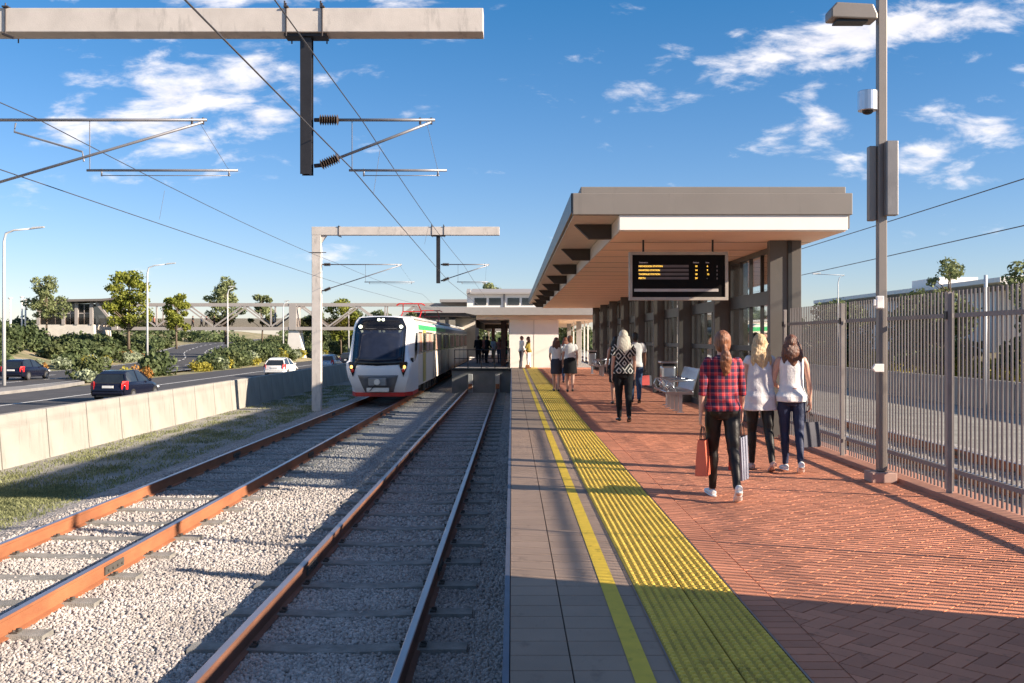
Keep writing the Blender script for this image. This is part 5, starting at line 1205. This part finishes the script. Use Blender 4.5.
# grass tufts on the gravel strip
g3=np.random.default_rng(12); P_=[]
for i in range(330):
    cx=g3.uniform(-11.1,-7.7); cy=14+g3.random()**1.3*48; a=g3.uniform(.12,.55); b=g3.uniform(.25,1.3); n=int(170*a*b*2)
    q=g3.normal(size=(n,2))*[a*.5,b*.5]; P_.append(np.c_[cx+q[:,0],cy+q[:,1]])
for i in range(26):
    cx=g3.uniform(-10.9,-8.3); cy=g3.uniform(14.5,19); n=1100; q=g3.normal(size=(n,2))*[.35,.55]; P_.append(np.c_[cx+q[:,0],cy+q[:,1]])
P_=np.concatenate(P_); P_=P_[(P_[:,0]>-11.2)&(P_[:,0]<-7.6)]; n=len(P_); an=g3.uniform(0,6.28,n); hgt=g3.uniform(.02,.06,n); w=.012; dx,dy=np.cos(an)*w,np.sin(an)*w; ln=g3.normal(size=(n,2))*.02
z=np.full(n,-1.322); V=np.stack([np.c_[P_[:,0]-dx,P_[:,1]-dy,z],np.c_[P_[:,0]+dx,P_[:,1]+dy,z],np.c_[P_[:,0]+ln[:,0]+dx*.5,P_[:,1]+ln[:,1],z+hgt],np.c_[P_[:,0]+ln[:,0]-dx*.5,P_[:,1]+ln[:,1],z+hgt]],1).reshape(-1,3)
tag(link('grass',leafmesh('grass',V,np.arange(4*n).reshape(-1,4),leafmat('strip_grass',(.17,.19,.09),(.30,.31,.15),1.0))),kind='stuff')
print('shrubs',cnt,'bricks',hb,'grass',n)

# ------------------------------------------------------------------ sky, sun, camera
sun_v=Vector((1,-.35,.46)).normalized(); elev=math.asin(sun_v.z); az=math.atan2(sun_v.x,sun_v.y)
w=bpy.data.worlds.new('World'); scene.world=w; w.use_nodes=True; t=w.node_tree; t.nodes.clear()
out=N(t,'ShaderNodeOutputWorld'); bg=N(t,'ShaderNodeBackground'); bg.inputs['Strength'].default_value=.057
sky=N(t,'ShaderNodeTexSky'); sky.sky_type='NISHITA'; sky.sun_disc=False; sky.sun_elevation=elev; sky.sun_rotation=az; sky.air_density=1.0; sky.dust_density=.1; sky.ozone_density=1.5; sky.altitude=0
tn=N(t,'ShaderNodeMix',data_type='RGBA',blend_type='MULTIPLY'); tn.inputs[0].default_value=1; hz=N(t,'ShaderNodeMapRange'); hz.inputs['From Max'].default_value=.34; HS=[hz]; L(t,sky.outputs[0],tn.inputs[6]); L(t,tn.outputs[2],bg.inputs[0])
tc=N(t,'ShaderNodeTexCoord'); sx_=N(t,'ShaderNodeSeparateXYZ'); L(t,tc.outputs['Generated'],sx_.inputs[0]); L(t,sx_.outputs['Z'],hz.inputs['Value'])
tg=N(t,'ShaderNodeMix',data_type='RGBA'); L(t,hz.outputs[0],tg.inputs[0]); tg.inputs[6].default_value=(.84,.85,1.12,1); tg.inputs[7].default_value=(.24,.72,1.08,1); L(t,tg.outputs[2],tn.inputs[7])
def mt(op,a,b=None,c=None,clampv=False):
    n=N(t,'ShaderNodeMath',operation=op); n.use_clamp=clampv
    for i,q in enumerate((a,b,c)):
        if q is None: continue
        if isinstance(q,(int,float)): n.inputs[i].default_value=q
        else: L(t,q,n.inputs[i])
    return n.outputs[0]
ym=mt('MAXIMUM',sx_.outputs['Y'],.02); u=mt('DIVIDE',sx_.outputs['X'],ym); v=mt('DIVIDE',sx_.outputs['Z'],ym)
cx_=N(t,'ShaderNodeCombineXYZ'); L(t,u,cx_.inputs[0]); L(t,v,cx_.inputs[1])
mp=N(t,'ShaderNodeMapping'); mp.inputs['Scale'].default_value=(.9,2.3,1); mp.inputs['Rotation'].default_value=(0,0,R(-12)); L(t,cx_.outputs[0],mp.inputs['Vector'])
n1=N(t,'ShaderNodeTexNoise',Scale=15.0,Detail=10.0,Roughness=.6); n1.inputs['Distortion'].default_value=.25; L(t,mp.outputs[0],n1.inputs['Vector'])
masks=None
for cu,cv,ru,rv,rot,amp in ((-.335,.235,.13,.060,8,1.0),(-.40,.205,.09,.02,0,.75),(-.43,.25,.04,.02,0,.6),(-.25,.35,.20,.025,0,.75),(.08,.292,.035,.010,15,.4),(.34,.298,.23,.026,11,1.0),(.47,.33,.10,.018,14,.6),(.44,.195,.12,.028,16,.85),(.30,.210,.06,.016,10,.8),(.30,.252,.035,.012,20,.7),(.51,.24,.04,.03,40,.7),(.44,.157,.05,.010,0,.8),(-.20,.083,.08,.008,0,.55),(-.05,.30,.05,.01,0,.4)):
    du=mt('SUBTRACT',u,cu); dv=mt('SUBTRACT',v,cv); c,s=math.cos(R(rot)),math.sin(R(rot))
    a=mt('ADD',mt('MULTIPLY',du,c/ru),mt('MULTIPLY',dv,s/ru)); b=mt('ADD',mt('MULTIPLY',du,-s/rv),mt('MULTIPLY',dv,c/rv))
    e=mt('MULTIPLY',mt('EXPONENT',mt('MULTIPLY',mt('ADD',mt('MULTIPLY',a,a),mt('MULTIPLY',b,b)),-.9)),amp)
    masks=e if masks is None else mt('MAXIMUM',masks,e)
dens_=mt('ADD',n1.outputs['Fac'],mt('MULTIPLY',masks,.30)); mr=N(t,'ShaderNodeMapRange'); mr.interpolation_type='SMOOTHSTEP'; mr.inputs['From Min'].default_value=.61; mr.inputs['From Max'].default_value=.86; L(t,dens_,mr.inputs['Value'])
cf=mt('MULTIPLY',mt('MULTIPLY',mr.outputs[0],.86),mt('GREATER_THAN',sx_.outputs['Y'],.05))
zm=mt('MAXIMUM',sx_.outputs['Z'],.12); c3=N(t,'ShaderNodeCombineXYZ'); L(t,mt('DIVIDE',sx_.outputs['X'],zm),c3.inputs[0]); L(t,mt('DIVIDE',sx_.outputs['Y'],zm),c3.inputs[1])
n3=N(t,'ShaderNodeTexNoise',Scale=1.6,Detail=9.0,Roughness=.6); L(t,c3.outputs[0],n3.inputs['Vector'])  # clouds added overhead and behind the camera, out of view, to whiten ambient light
m3=N(t,'ShaderNodeMapRange'); m3.interpolation_type='SMOOTHSTEP'; m3.inputs['From Min'].default_value=.48; m3.inputs['From Max'].default_value=.66; L(t,n3.outputs['Fac'],m3.inputs['Value'])
m4=N(t,'ShaderNodeMapRange'); m4.interpolation_type='SMOOTHSTEP'; m4.inputs['From Min'].default_value=.40; m4.inputs['From Max'].default_value=.60; L(t,sx_.outputs['Z'],m4.inputs['Value'])
m5=N(t,'ShaderNodeMapRange'); m5.interpolation_type='SMOOTHSTEP'; m5.inputs['From Min'].default_value=.05; m5.inputs['From Max'].default_value=.3; L(t,sx_.outputs['Z'],m5.inputs['Value'])
bk=mt('MULTIPLY',m5.outputs[0],mt('LESS_THAN',sx_.outputs['Y'],-.1))
cf=mt('MAXIMUM',cf,mt('MULTIPLY',mt('MULTIPLY',m3.outputs[0],mt('MAXIMUM',m4.outputs[0],bk)),.62))
n2=N(t,'ShaderNodeTexNoise',Scale=30.0,Detail=5.0); L(t,mp.outputs[0],n2.inputs['Vector'])
mxc=N(t,'ShaderNodeMix',data_type='RGBA'); L(t,n2.outputs['Fac'],mxc.inputs[0]); mxc.inputs[6].default_value=(.60,.58,.64,1); mxc.inputs[7].default_value=(1.0,.95,.92,1)
bc=N(t,'ShaderNodeBackground'); L(t,mxc.outputs[2],bc.inputs[0]); bc.inputs['Strength'].default_value=.6
ms=N(t,'ShaderNodeMixShader'); L(t,cf,ms.inputs[0]); L(t,bg.outputs[0],ms.inputs[1]); L(t,bc.outputs[0],ms.inputs[2]); L(t,ms.outputs[0],out.inputs[0])
sl=bpy.data.lights.new('sun','SUN'); sl.energy=5.0; sl.angle=R(.9); sl.color=(1,.85,.68); so=bpy.data.objects.new('sun',sl); COL.objects.link(so); so.rotation_euler=(-sun_v).to_track_quat('-Z','Y').to_euler(); so.location=(30,-10,20)
cam=bpy.data.cameras.new('camera'); cam.lens=36*1000/1024; cam.sensor_width=36; cam.shift_y=-3/1024; cam.clip_end=5000; cam.clip_start=.05
co=bpy.data.objects.new('camera',cam); COL.objects.link(co); co.location=(0,0,1.59); co.rotation_euler=(math.pi/2,0,0); scene.camera=co
vs=scene.view_settings; vs.view_transform='Standard'; vs.look='None'; vs.gamma=1; vs.exposure=1.3
scene.cycles.max_bounces=8; scene.cycles.transparent_max_bounces=24; scene.cycles.use_denoising=True
